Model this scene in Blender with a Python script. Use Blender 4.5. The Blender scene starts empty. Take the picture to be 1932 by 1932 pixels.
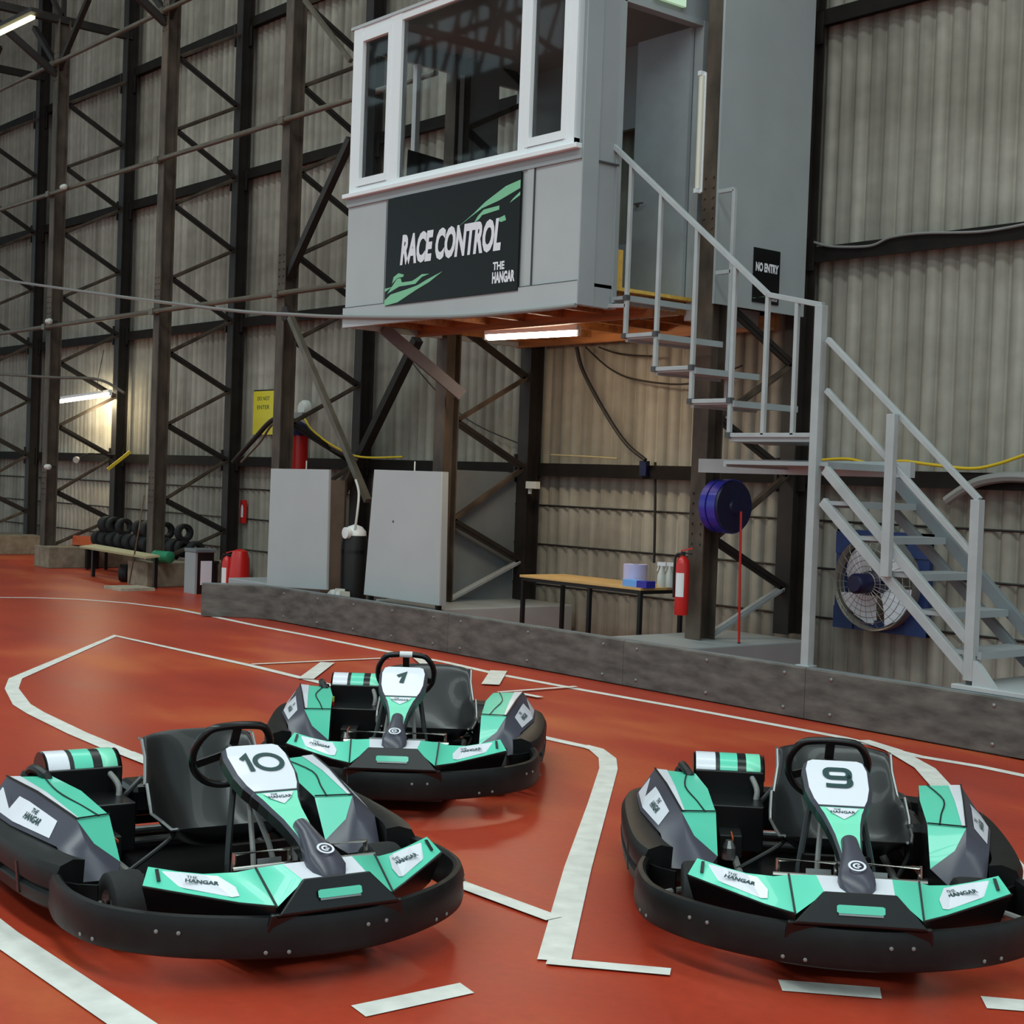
import bpy, bmesh, math, random
from mathutils import Vector, Matrix
random.seed(7)
scn = bpy.context.scene
col = scn.collection
PI = math.pi
# ------------------------------------------------------------------ survey of the place
# camera 1.7 m above the track; X runs along the hangar wall, Y towards it, Z up
F_PX = 2800.0
_r, _p, _y = math.radians(2.10), math.radians(1.20), math.radians(-50.3)
CAM = Vector((0, 0, 1.7))
CW = Vector((math.sin(_y)*math.cos(_p), math.cos(_y)*math.cos(_p), -math.sin(_p)))
_rt = Vector((math.cos(_y), -math.sin(_y), 0))
_up = _rt.cross(CW)
CR = math.cos(_r)*_rt + math.sin(_r)*_up
CU = -math.sin(_r)*_rt + math.cos(_r)*_up
def ray(x, y): return (x-966)/F_PX*CR - (y-966)/F_PX*CU + CW
def G(x, y, z=0.0): d = ray(x, y); return CAM + d*((z-CAM.z)/d.z)
def PY(x, y, Y): d = ray(x, y); return CAM + d*(Y/d.y)
def PX(x, y, X): d = ray(x, y); return CAM + d*(X/d.x)
# ------------------------------------------------------------------ materials
def srgb(c):
    f = lambda v: v/12.92 if v <= .04045 else ((v+.055)/1.055)**2.4
    return tuple(f(v/255.0) for v in c) + (1.0,)
MATS = {}
def mat(name, rgb, rough=.5, metal=0.0, var=0.0, scale=6.0, spec=.5, emit=None, es=0.0, stretch=(1,1,1), bump=0.0, var2=None, coat=0.0, detail=6):
    m = bpy.data.materials.new(name); m.use_nodes = True
    nt = m.node_tree; b = nt.nodes['Principled BSDF']
    b.inputs['Base Color'].default_value = srgb(rgb)
    b.inputs['Roughness'].default_value = rough
    b.inputs['Metallic'].default_value = metal
    b.inputs['Specular IOR Level'].default_value = spec
    b.inputs['Coat Weight'].default_value = coat
    if emit:
        b.inputs['Emission Color'].default_value = srgb(emit); b.inputs['Emission Strength'].default_value = es
    if var or bump:
        tc = nt.nodes.new('ShaderNodeTexCoord'); mp = nt.nodes.new('ShaderNodeMapping')
        mp.inputs['Scale'].default_value = stretch
        nt.links.new(tc.outputs['Object'], mp.inputs['Vector'])
        n = nt.nodes.new('ShaderNodeTexNoise'); n.inputs['Scale'].default_value = scale; n.inputs['Detail'].default_value = detail
        nt.links.new(mp.outputs['Vector'], n.inputs['Vector'])
        if var:
            r = nt.nodes.new('ShaderNodeValToRGB'); c = srgb(rgb)
            lo = tuple(v*(1-var) for v in c[:3])+(1,); hi = tuple(min(1, v*(1+var)) for v in c[:3])+(1,)
            if var2: hi = srgb(var2)
            r.color_ramp.elements[0].position = .34; r.color_ramp.elements[1].position = .68
            r.color_ramp.elements[0].color = lo; r.color_ramp.elements[1].color = hi
            nt.links.new(n.outputs['Fac'], r.inputs['Fac']); nt.links.new(r.outputs['Color'], b.inputs['Base Color'])
        if bump:
            bp = nt.nodes.new('ShaderNodeBump'); bp.inputs['Strength'].default_value = bump; bp.inputs['Distance'].default_value = .01
            nt.links.new(n.outputs['Fac'], bp.inputs['Height']); nt.links.new(bp.outputs['Normal'], b.inputs['Normal'])
    MATS[name] = m
    return m
M = MATS
mat('steel', (78, 66, 56), .62, .0, .45, 5, stretch=(1,1,.5), bump=.15)
mat('steel_dark', (34, 28, 25), .6, .0, .35, 5)
mat('steel_purple', (84, 77, 80), .5, .0, .15, 4)
mat('rail_dark', (24, 20, 18), .8, .0, .3, 5, spec=.25)
mat('pipe', (98, 90, 78), .45, .2, .2, 4)
mat('grey_paint', (156, 162, 165), .42, .0, .05, 2.0)
mat('grey_panel', (176, 180, 182), .45, .0, .04, 1.5)
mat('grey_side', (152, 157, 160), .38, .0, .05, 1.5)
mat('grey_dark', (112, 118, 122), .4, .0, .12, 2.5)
mat('grey_gloss', (160, 166, 170), .16, .0, .08, 3, bump=.05)
mat('rail_grey', (168, 172, 174), .35, .0, .08, 5)
mat('seam', (70, 72, 74), .6)
mat('white_frame', (232, 235, 238), .3)
mat('white', (235, 236, 238), .45)
mat('black', (16, 16, 17), .45)
mat('sign_black', (12, 13, 15), .38, spec=.3)
mat('sign_green', (128, 196, 154), .4)
mat('sign_white', (232, 232, 240), .4)
mat('rubber', (22, 22, 23), .75, .0, .2, 30, bump=.2)
mat('bumper', (15, 15, 16), .45, .0, .3, 14, bump=.15, spec=.35)
mat('plastic_black', (13, 13, 15), .28)
mat('seat_black', (17, 17, 19), .34, coat=.1)
mat('teal', (98, 220, 188), .32, coat=.3)
mat('mint', (136, 238, 202), .32, coat=.3)
mat('kwhite', (236, 236, 246), .3, coat=.3)
mat('kgrey', (70, 69, 82), .3)
mat('kline', (14, 22, 24), .4)
mat('kdark', (22, 62, 64), .4)
mat('chrome', (190, 188, 182), .22, 1.0)
mat('alu', (150, 150, 150), .4, .9)
mat('red', (200, 30, 26), .35, coat=.2)
mat('orange', (205, 90, 40), .5)
mat('yellow', (222, 208, 52), .45)
mat('yellow_cable', (206, 176, 30), .5)
mat('blue', (44, 44, 158), .32, coat=.2)
mat('blue_dark', (18, 20, 62), .4)
mat('fan_blue', (26, 48, 98), .45, .0, .2, 6)
mat('wood', (140, 92, 52), .6, .0, .35, 3, stretch=(.4,5,5))
mat('ply', (222, 176, 84), .6, .0, .15, 3, stretch=(1,6,6))
mat('table_top', (205, 165, 105), .35, .0, .08, 2, stretch=(1,8,1))
mat('concrete', (134, 122, 104), .9, .0, .25, 7, bump=.5)
mat('concrete_light', (170, 158, 138), .9, .0, .2, 7, bump=.5)
mat('brown_board', (92, 72, 56), .7, .0, .2, 4)
mat('lilac', (188, 184, 222), .7)
mat('blue_light', (110, 165, 235), .5)
mat('clear_plastic', (205, 206, 200), .35)
mat('green', (40, 128, 90), .45)
mat('tan', (176, 166, 128), .6)
mat('cable', (30, 28, 27), .6)
mat('cable_grey', (128, 128, 126), .45)
mat('meshgrey', (150, 146, 138), .4, .6)
mat('tube_on', (255, 250, 240), .5, emit=(255, 244, 222), es=16)
mat('tube_off', (225, 220, 205), .3)
mat('exit_lit', (225, 245, 225), .5, emit=(190, 240, 195), es=.25)
mat('skylight', (250, 245, 200), .5, emit=(250, 246, 190), es=2.2)
mat('roof_sheet', (78, 72, 64), .8, .0, .2, 2)
mat('screen', (14, 15, 18), .15)
# barrier: dark grey scuffed belt boards
m = mat('barrier', (92, 88, 84), .62, .0, .4, 4, stretch=(1,1,3), bump=.25, detail=12)
# floor: worn red track paint
m = bpy.data.materials.new('track_paint'); m.use_nodes = True; MATS['track_paint'] = m
nt = m.node_tree; b = nt.nodes['Principled BSDF']; N = nt.nodes.new; Lk = nt.links.new
tc = N('ShaderNodeTexCoord')
n1 = N('ShaderNodeTexNoise'); n1.inputs['Scale'].default_value = .55; n1.inputs['Detail'].default_value = 5
mp = N('ShaderNodeMapping'); mp.inputs['Scale'].default_value = (1, 2.2, 1); mp.inputs['Rotation'].default_value = (0, 0, .3)
Lk(tc.outputs['Object'], mp.inputs['Vector']); Lk(mp.outputs['Vector'], n1.inputs['Vector'])
r1 = N('ShaderNodeValToRGB')
e = r1.color_ramp.elements; e[0].position = .30; e[0].color = srgb((160, 50, 32)); e[1].position = .72; e[1].color = srgb((192, 92, 48))
e2 = r1.color_ramp.elements.new(.52); e2.color = srgb((176, 60, 36))
Lk(n1.outputs['Fac'], r1.inputs['Fac'])
n2 = N('ShaderNodeTexNoise'); n2.inputs['Scale'].default_value = 22; n2.inputs['Detail'].default_value = 8
Lk(tc.outputs['Object'], n2.inputs['Vector'])
mx = N('ShaderNodeMixRGB'); mx.blend_type = 'OVERLAY'; mx.inputs['Fac'].default_value = .16
Lk(r1.outputs['Color'], mx.inputs['Color1']); Lk(n2.outputs['Fac'], mx.inputs['Color2'])
Lk(mx.outputs['Color'], b.inputs['Base Color'])
rr = N('ShaderNodeMapRange'); rr.inputs['To Min'].default_value = .30; rr.inputs['To Max'].default_value = .5
Lk(n1.outputs['Fac'], rr.inputs['Value']); Lk(rr.outputs['Result'], b.inputs['Roughness'])
b.inputs['Specular IOR Level'].default_value = .38
bp = N('ShaderNodeBump'); bp.inputs['Strength'].default_value = .12; bp.inputs['Distance'].default_value = .004
Lk(n2.outputs['Fac'], bp.inputs['Height']); Lk(bp.outputs['Normal'], b.inputs['Normal'])
mat('line_paint', (226, 224, 218), .5, .0, .10, 9, detail=10)
# wall: fibre cement sheets with vertical grime runs and soot bands
m = bpy.data.materials.new('cement_sheet'); m.use_nodes = True; MATS['cement_sheet'] = m
nt = m.node_tree; b = nt.nodes['Principled BSDF']; N = nt.nodes.new; Lk = nt.links.new
tc = N('ShaderNodeTexCoord')
def noise(sc, stretch, det=6):
    mp = N('ShaderNodeMapping'); mp.inputs['Scale'].default_value = stretch
    Lk(tc.outputs['Object'], mp.inputs['Vector'])
    n = N('ShaderNodeTexNoise'); n.inputs['Scale'].default_value = sc; n.inputs['Detail'].default_value = det
    Lk(mp.outputs['Vector'], n.inputs['Vector']); return n
na = noise(1.0, (5.5, 1, .25)); nb = noise(.5, (.35, 1, 1.5), 4); nc = noise(6, (1, 1, 1), 8)
ra = N('ShaderNodeValToRGB'); e = ra.color_ramp.elements
e[0].position = .30; e[0].color = srgb((132, 128, 118)); e[1].position = .66; e[1].color = srgb((170, 166, 155))
Lk(na.outputs['Fac'], ra.inputs['Fac'])
rb = N('ShaderNodeValToRGB'); e = rb.color_ramp.elements
e[0].position = .36; e[0].color = (.55, .53, .5, 1); e[1].position = .58; e[1].color = (1, 1, 1, 1)
Lk(nb.outputs['Fac'], rb.inputs['Fac'])
m1 = N('ShaderNodeMixRGB'); m1.blend_type = 'MULTIPLY'; m1.inputs['Fac'].default_value = .8
Lk(ra.outputs['Color'], m1.inputs['Color1']); Lk(rb.outputs['Color'], m1.inputs['Color2'])
m2 = N('ShaderNodeMixRGB'); m2.blend_type = 'OVERLAY'; m2.inputs['Fac'].default_value = .22
Lk(m1.outputs['Color'], m2.inputs['Color1']); Lk(nc.outputs['Fac'], m2.inputs['Color2'])
Lk(m2.outputs['Color'], b.inputs['Base Color']); b.inputs['Roughness'].default_value = .85
# window glass
m = bpy.data.materials.new('glass'); m.use_nodes = True; MATS['glass'] = m
nt = m.node_tree; nt.nodes.remove(nt.nodes['Principled BSDF']); N = nt.nodes.new
tr = N('ShaderNodeBsdfTransparent'); tr.inputs['Color'].default_value = (.86, .88, .88, 1)
gl = N('ShaderNodeBsdfGlossy'); gl.inputs['Roughness'].default_value = .03; gl.inputs['Color'].default_value = (.9, .92, .95, 1)
fr = N('ShaderNodeFresnel'); fr.inputs['IOR'].default_value = 1.5
mx = N('ShaderNodeMixShader'); nt.links.new(fr.outputs['Fac'], mx.inputs['Fac'])
nt.links.new(tr.outputs[0], mx.inputs[1]); nt.links.new(gl.outputs[0], mx.inputs[2])
nt.links.new(mx.outputs[0], nt.nodes['Material Output'].inputs['Surface'])
m = bpy.data.materials.new('glass_clear'); m.use_nodes = True; MATS['glass_clear'] = m
nt = m.node_tree; nt.nodes.remove(nt.nodes['Principled BSDF']); tr = nt.nodes.new('ShaderNodeBsdfTransparent'); tr.inputs['Color'].default_value = (.95, .96, .96, 1)
nt.links.new(tr.outputs[0], nt.nodes['Material Output'].inputs['Surface'])
# ------------------------------------------------------------------ mesh builder
class MB:
    def __init__(s): s.v = []; s.f = []; s.m = []; s.names = []
    def mi(s, m):
        if m not in s.names: s.names.append(m)
        return s.names.index(m)
    def face(s, pts, m):
        i = len(s.v); s.v += [tuple(p) for p in pts]; s.f.append(tuple(range(i, i+len(pts)))); s.m.append(s.mi(m)); return s
    def hexa(s, p, m):   # p: 8 corners, bottom ring 0-3, top ring 4-7
        i = len(s.v); s.v += [tuple(q) for q in p]; k = s.mi(m)
        for f in ((3,2,1,0),(4,5,6,7),(0,1,5,4),(1,2,6,5),(2,3,7,6),(3,0,4,7)):
            s.f.append(tuple(i+a for a in f)); s.m.append(k)
        return s
    def box(s, a, b, m):
        x0,x1 = sorted((a[0],b[0])); y0,y1 = sorted((a[1],b[1])); z0,z1 = sorted((a[2],b[2]))
        return s.hexa([(x0,y0,z0),(x1,y0,z0),(x1,y1,z0),(x0,y1,z0),(x0,y0,z1),(x1,y0,z1),(x1,y1,z1),(x0,y1,z1)], m)
    def bar(s, a, b, w, h, m, up=(0,0,1)):
        a, b = Vector(a), Vector(b); d = (b-a).normalized(); u = Vector(up)
        if abs(d.dot(u)) > .98: u = Vector((0,1,0))
        r = d.cross(u).normalized()*(w/2); u = r.cross(d).normalized()*(h/2)
        return s.hexa([a-r-u, a+r-u, b+r-u, b-r-u, a-r+u, a+r+u, b+r+u, b-r+u], m)
    def tube(s, pts, r, m, seg=8, closed=False, caps=True):
        pts = [Vector(p) for p in pts]; n = len(pts); i0 = len(s.v); k = s.mi(m); prev = None
        rr = r if isinstance(r, (list, tuple)) else [r]*n
        for j, p in enumerate(pts):
            if closed: d = (pts[(j+1) % n]-pts[j-1]).normalized()
            else: d = (pts[min(j+1, n-1)]-pts[max(j-1, 0)]).normalized()
            if prev is None:
                u = Vector((0,0,1)) if abs(d.z) < .9 else Vector((1,0,0)); a = d.cross(u).normalized()
            else:
                a = (prev - d*prev.dot(d)).normalized()
            prev = a; b2 = d.cross(a)
            for t in range(seg):
                an = 2*PI*t/seg; s.v.append(tuple(p + (a*math.cos(an)+b2*math.sin(an))*rr[j]))
        for j in range(n if closed else n-1):
            j2 = (j+1) % n
            for t in range(seg):
                t2 = (t+1) % seg
                s.f.append((i0+j*seg+t, i0+j*seg+t2, i0+j2*seg+t2, i0+j2*seg+t)); s.m.append(k)
        if caps and not closed:
            s.f.append(tuple(i0+t for t in range(seg))[::-1]); s.m.append(k)
            s.f.append(tuple(i0+(n-1)*seg+t for t in range(seg))); s.m.append(k)
        return s
    def lathe(s, base, axis, prof, m, seg=24, caps=True):   # prof: list of (radius, distance along axis)
        ax = Vector(axis).normalized(); base = Vector(base)
        pts = [base+ax*max(0.0, h) if False else base+ax*h for r, h in prof]
        u = Vector((0,0,1)) if abs(ax.z) < .9 else Vector((1,0,0)); a = ax.cross(u).normalized(); b2 = ax.cross(a)
        i0 = len(s.v); mm = m if isinstance(m, (list, tuple)) else [m]*(len(prof)-1)
        for (r, h), p in zip(prof, pts):
            for t in range(seg):
                an = 2*PI*t/seg; s.v.append(tuple(p+(a*math.cos(an)+b2*math.sin(an))*max(r, 1e-4)))
        for j in range(len(prof)-1):
            for t in range(seg):
                t2 = (t+1) % seg
                s.f.append((i0+j*seg+t, i0+j*seg+t2, i0+(j+1)*seg+t2, i0+(j+1)*seg+t)); s.m.append(s.mi(mm[j]))
        if caps:
            s.f.append(tuple(i0+t for t in range(seg))[::-1]); s.m.append(s.mi(mm[0]))
            s.f.append(tuple(i0+(len(prof)-1)*seg+t for t in range(seg))); s.m.append(s.mi(mm[-1]))
        return s
    def plate(s, pts, th, m, edge=None, n=None):    # closed slab: outline pts, pushed back by th along -normal
        pts = [Vector(p) for p in pts]
        if n is None:
            n = Vector((0,0,0))
            for i in range(len(pts)): n += (pts[i]-pts[0]).cross(pts[(i+1) % len(pts)]-pts[0])
            n.normalize()
        n = Vector(n); k = len(pts); i0 = len(s.v); s.v += [tuple(p) for p in pts]+[tuple(p-n*th) for p in pts]
        e = s.mi(edge or m); s.f.append(tuple(i0+i for i in range(k))); s.m.append(s.mi(m))
        s.f.append(tuple(i0+k+i for i in range(k))[::-1]); s.m.append(e)
        for i in range(k):
            j = (i+1) % k; s.f.append((i0+i, i0+k+i, i0+k+j, i0+j)); s.m.append(e)
        return s
    def sweep(s, path, sec, m, closed_sec=True):    # path of (x,y[,z]); section of (outward offset, z)
        n = len(path); k = len(sec); i0 = len(s.v); mm = s.mi(m)
        for j in range(n):
            a = Vector(path[max(j-1, 0)][:2]); b = Vector(path[min(j+1, n-1)][:2]); d = (b-a).normalized()
            o = Vector((d.y, -d.x)); dz = path[j][2] if len(path[j]) > 2 else 0
            for (w, z) in sec: s.v.append((path[j][0]+o.x*w, path[j][1]+o.y*w, z+dz))
        for j in range(n-1):
            for t in range(k if closed_sec else k-1):
                t2 = (t+1) % k; s.f.append((i0+j*k+t, i0+j*k+t2, i0+(j+1)*k+t2, i0+(j+1)*k+t)); s.m.append(mm)
        if closed_sec:
            s.f.append(tuple(i0+t for t in range(k))[::-1]); s.m.append(mm)
            s.f.append(tuple(i0+(n-1)*k+t for t in range(k))); s.m.append(mm)
        return s
    def grid(s, rows, m):
        i0 = len(s.v); k = len(rows[0]); mm = s.mi(m)
        for r in rows: s.v += [tuple(p) for p in r]
        for j in range(len(rows)-1):
            for t in range(k-1): s.f.append((i0+j*k+t, i0+j*k+t+1, i0+(j+1)*k+t+1, i0+(j+1)*k+t)); s.m.append(mm)
        return s
    def decal(s, pts, m, o, r, u, off=.002):   # 2d polygon on a plane: origin o, right r, up u
        r, u, o = Vector(r), Vector(u), Vector(o); n = r.cross(u).normalized()
        return s.face([o+r*x+u*y+n*off for x, y in pts], m)
    def stroke(s, pts, w, m, o, r, u, off=.003, closed=False):
        P = [Vector((p[0], p[1])) for p in pts]; n = len(P); Lf = []; Rt = []
        for i in range(n):
            a = P[i-1] if (i > 0 or closed) else None; c = P[(i+1) % n] if (i < n-1 or closed) else None
            d1 = (P[i]-a).normalized() if a is not None else None; d2 = (c-P[i]).normalized() if c is not None else None
            d = ((d1 or d2)+(d2 or d1)).normalized(); q = Vector((-d.y, d.x)); f = 1/max(.5, q.dot(Vector((-(d1 or d2).y, (d1 or d2).x))))
            Lf.append(P[i]+q*w/2*f); Rt.append(P[i]-q*w/2*f)
        for i in range(n if closed else n-1):
            j = (i+1) % n; s.decal([Rt[i], Rt[j], Lf[j], Lf[i]], m, o, r, u, off)
        return s
    def text(s, txt, size, m, o, r, u, off=.003, sx=1.0, shear=0.0, bold=0.0, center=True, vcenter=True, width=None):
        c = bpy.data.curves.new('t', 'FONT'); c.body = txt; c.size = 1; c.shear = shear; c.offset = bold
        c.resolution_u = 3; c.fill_mode = 'FRONT' if hasattr(c, 'fill_mode') else c.fill_mode
        ob = bpy.data.objects.new('t', c); col.objects.link(ob); bpy.context.view_layer.update()
        me = ob.evaluated_get(bpy.context.evaluated_depsgraph_get()).to_mesh()
        vs = [Vector(v.co) for v in me.vertices]; fs = [tuple(p.vertices) for p in me.polygons]
        ob.evaluated_get(bpy.context.evaluated_depsgraph_get()).to_mesh_clear()
        bpy.data.objects.remove(ob); bpy.data.curves.remove(c)
        x0 = min(v.x for v in vs); x1 = max(v.x for v in vs); y0 = min(v.y for v in vs); y1 = max(v.y for v in vs)
        k = size/(y1-y0); sx = width/((x1-x0)*k) if width else sx; cx = (x0+x1)/2 if center else x0; cy = (y0+y1)/2 if vcenter else y0
        r, u, o = Vector(r), Vector(u), Vector(o); n = r.cross(u).normalized(); i0 = len(s.v); mm = s.mi(m)
        s.v += [tuple(o+r*((v.x-cx)*k*sx)+u*((v.y-cy)*k)+n*off) for v in vs]
        for f in fs: s.f.append(tuple(i0+a for a in f)); s.m.append(mm)
        s.tw = (x1-x0)*k*sx
        return s
    def build(s, name, parent=None, bevel=0.0, smooth=False, solid=0.0, subsurf=0):
        me = bpy.data.meshes.new(name); me.from_pydata([tuple(v) for v in s.v], [], s.f)
        for nm in s.names: me.materials.append(MATS[nm])
        me.polygons.foreach_set('material_index', s.m)
        bm = bmesh.new(); bm.from_mesh(me)
        if smooth or bevel or solid or subsurf: bmesh.ops.remove_doubles(bm, verts=bm.verts, dist=1e-5)
        if not getattr(s, 'keep', False): bmesh.ops.recalc_face_normals(bm, faces=bm.faces)
        bm.to_mesh(me); bm.free()
        if smooth:
            for p in me.polygons: p.use_smooth = True
        me.update()
        ob = bpy.data.objects.new(name, me); col.objects.link(ob)
        if parent is not None: ob.parent = parent
        if solid:
            md = ob.modifiers.new('s', 'SOLIDIFY'); md.thickness = solid; md.offset = 0
        if bevel:
            md = ob.modifiers.new('b', 'BEVEL'); md.width = bevel; md.segments = 2; md.limit_method = 'ANGLE'; md.angle_limit = .7
            md.harden_normals = False
        if subsurf:
            md = ob.modifiers.new('ss', 'SUBSURF'); md.levels = subsurf; md.render_levels = subsurf
        if smooth:
            md = ob.modifiers.new('w', 'EDGE_SPLIT'); md.split_angle = .7
        return ob
def tag(o, label, cat, group=None, kind=None):
    o['label'] = label; o['category'] = cat
    if group: o['group'] = group
    if kind: o['kind'] = kind
    return o
def empty(name, loc, rz=0, label=None, cat=None, group=None):
    o = bpy.data.objects.new(name, None); col.objects.link(o); o.location = loc; o.rotation_euler = (0, 0, rz)
    o.empty_display_size = .2
    if label: tag(o, label, cat, group)
    return o
def structure(o): o['kind'] = 'structure'; return o
def keepworld(children, root):      # parts made in world coordinates, parented to a root standing at its base
    for c in children:
        c.parent = root; c.matrix_parent_inverse = Matrix.LocRotScale(root.location, root.rotation_euler, (1,1,1)).inverted()
def cat_rom(P, n=8):
    P = [Vector(p) for p in P]; out = []
    for i in range(len(P)-1):
        p0 = P[max(i-1, 0)]; p1 = P[i]; p2 = P[i+1]; p3 = P[min(i+2, len(P)-1)]
        for k in range(n):
            t = k/n; out.append(.5*((2*p1)+(p2-p0)*t+(2*p0-5*p1+4*p2-p3)*t*t+(3*p1-p0-3*p2+p3)*t*t*t))
    out.append(P[-1]); return out
# ================================================================== THE SETTING
b = MB(); b.box((-60, -14, -.12), (14, 12.2, 0), 'track_paint'); structure(b.build('floor'))
WY = 11.26
b = MB(); rows = []
PIT = .172; AMP = .026; xs = []
x = -50.0
while x < 0.5:
    xs.append(x); x += PIT/8
def corr(z): return [(x, WY-AMP*2*(1-((1+math.cos(2*PI*x/PIT))/2)**2.6) - (.012 if (z > 1.9) else 0), z) for x in xs]
b.grid([corr(0), corr(1.89)], 'cement_sheet'); b.grid([corr(1.901), corr(11.2)], 'cement_sheet')
w = b.build('wall_back', smooth=True); structure(w)
b = MB(); b.box((-50, WY+.03, 0), (.5, WY+.12, 11.2), 'roof_sheet'); structure(b.build('wall_outer'))
# horizontal wall rails
for i, z in enumerate((PY(414, 868, 11.1).z, PY(430, 611, 11.1).z, PY(442, 335, 11.1).z, PY(451, 53, 11.1).z)):
    b = MB(); b.box((-50, 11.06, z-.06), (.4, 11.2, z+.06), 'rail_dark'); b.box((-50, 11.06, z-.085), (.4, 11.075, z-.06), 'rail_dark')
    structure(b.build('trim_%d' % (i+1)))
# thin horizontal conduits low on the wall
for i, (px, py) in enumerate(((1235, 965), (1235, 1045), (1235, 1128))):
    z = PY(px, py, 11.2).z
    b = MB(); b.tube([(-40, 11.2, z), (-1, 11.2, z)], .012, 'cable', 6)
    tag(b.build('wall_conduit'), ['thin dark conduit along the lower wall, uppermost of three', 'thin dark conduit along the lower wall, middle of three',
        'thin dark conduit along the lower wall, lowest of three'][i], 'conduit', 'thin conduits along the lower wall')
# roof with purlins and a row of rooflights
def roof_z(y): return 11.2 + (WY-y)*.30 if y > -4 else 11.2+(WY+4)*.30 - (-4-y)*.30
b = MB()
for y0, y1 in ((WY, 8.6), (7.0, 1.6), (-1.0, -4), (-4, -8), (-10.5, -14)):
    for (xa, xb) in ((-60, 14),):
        b.hexa([(xa, y1, roof_z(y1)), (xb, y1, roof_z(y1)), (xb, y0, roof_z(y0)), (xa, y0, roof_z(y0)),
                (xa, y1, roof_z(y1)+.06), (xb, y1, roof_z(y1)+.06), (xb, y0, roof_z(y0)+.06), (xa, y0, roof_z(y0)+.06)], 'roof_sheet')
for y in (10, 7.8, 5.5, 3.2, .5, -2.4, -5.2, -8.5, -12):
    b.box((-60, y-.06, roof_z(y)-.18), (14, y+.06, roof_z(y)-.02), 'steel_dark')
structure(b.build('ceiling'))
# ------------------------------------------------------------------ painted track lines
def poly_line(pts, w, name='floor_marking', z=.003):
    P = [Vector((p[0], p[1], 0)) for p in pts]; n = len(P); Lf = []; Rt = []
    ww = w if isinstance(w, (list, tuple)) else [w]*n
    for i in range(n):
        d1 = (P[i]-P[i-1]).normalized() if i else None; d2 = (P[i+1]-P[i]).normalized() if i < n-1 else None
        d = ((d1 or d2)+(d2 or d1)).normalized(); q = Vector((-d.y, d.x, 0)); e = (d1 or d2); f = 1/max(.6, q.dot(Vector((-e.y, e.x, 0))))
        Lf.append(P[i]+q*ww[i]/2*f); Rt.append(P[i]-q*ww[i]/2*f)
    b = MB()
    for i in range(n-1):
        b.face([Rt[i]+Vector((0,0,z)), Rt[i+1]+Vector((0,0,z)), Lf[i+1]+Vector((0,0,z)), Lf[i]+Vector((0,0,z))], 'line_paint')
    return structure(b.build(name))
def gl(px): return [G(x, y) for x, y in px]
poly_line(gl([(-60, 1127), (60, 1128), (150, 1131), (240, 1138), (330, 1149), (400, 1163), (480, 1180), (600, 1203), (722, 1228), (841, 1250), (942, 1273), (1087, 1300), (1300, 1338), (1440, 1364), (1590, 1392), (1735, 1428), (1850, 1447), (1960, 1470)]), .085)
poly_line(gl([(1110, 1411), (1020, 1391), (610, 1290), (480, 1258), (217, 1200), (29, 1281), (22, 1300), (41, 1330), (67, 1346), (145, 1384), (240, 1424)]), [.085]*4+[.10]*3+[.12]*4, z=.0045)
poly_line(gl([(1100, 1408), (1125, 1415), (1146, 1432), (1148, 1452), (1128, 1520), (1090, 1640), (1045, 1815)]), [.09, .1, .11, .11, .11, .12, .12], z=.006)
poly_line(gl([(1032, 1816), (1265, 1837)]), .075, z=.0075)
poly_line(gl([(1045, 1737), (840, 1661), (236, 1422)]), [.085, .085, .11], z=.009)
poly_line(gl([(475, 1255), (735, 1243)]), .05, z=.0105)
poly_line(gl([(618, 1252), (577, 1283)]), .13, z=.012)
poly_line(gl([(941, 1268), (925, 1294)]), .15, z=.0135)
poly_line(gl([(940, 1309), (1087, 1298)]), .05, z=.015)
poly_line(gl([(978, 1311), (1020, 1319)]), .07, z=.0165)
poly_line(gl([(790, 1243), (800, 1252), (808, 1258)]), .12, z=.0165)
poly_line(gl([(1628, 1399), (1686, 1418), (1745, 1452), (1860, 1580), (1932, 1664), (1990, 1740)]), [.10, .12, .13, .12, .12, .12], z=.0105)
poly_line(gl([(-60, 1718), (0, 1766), (245, 1932), (330, 1990)]), .125, z=.006)
for q in (((556, 1450), (598, 1448), (656, 1466), (650, 1473), (600, 1468)), ((662, 1897), (690, 1918), (895, 1873), (868, 1854)), ((1468, 1848), (1476, 1869), (1664, 1884), (1660, 1863)), ((1850, 1879), (1862, 1902), (1990, 1912), (1975, 1890))):
    b = MB(); b.face([G(x, y, .004) for x, y in q], 'line_paint'); structure(b.build('floor_marking'))
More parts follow.
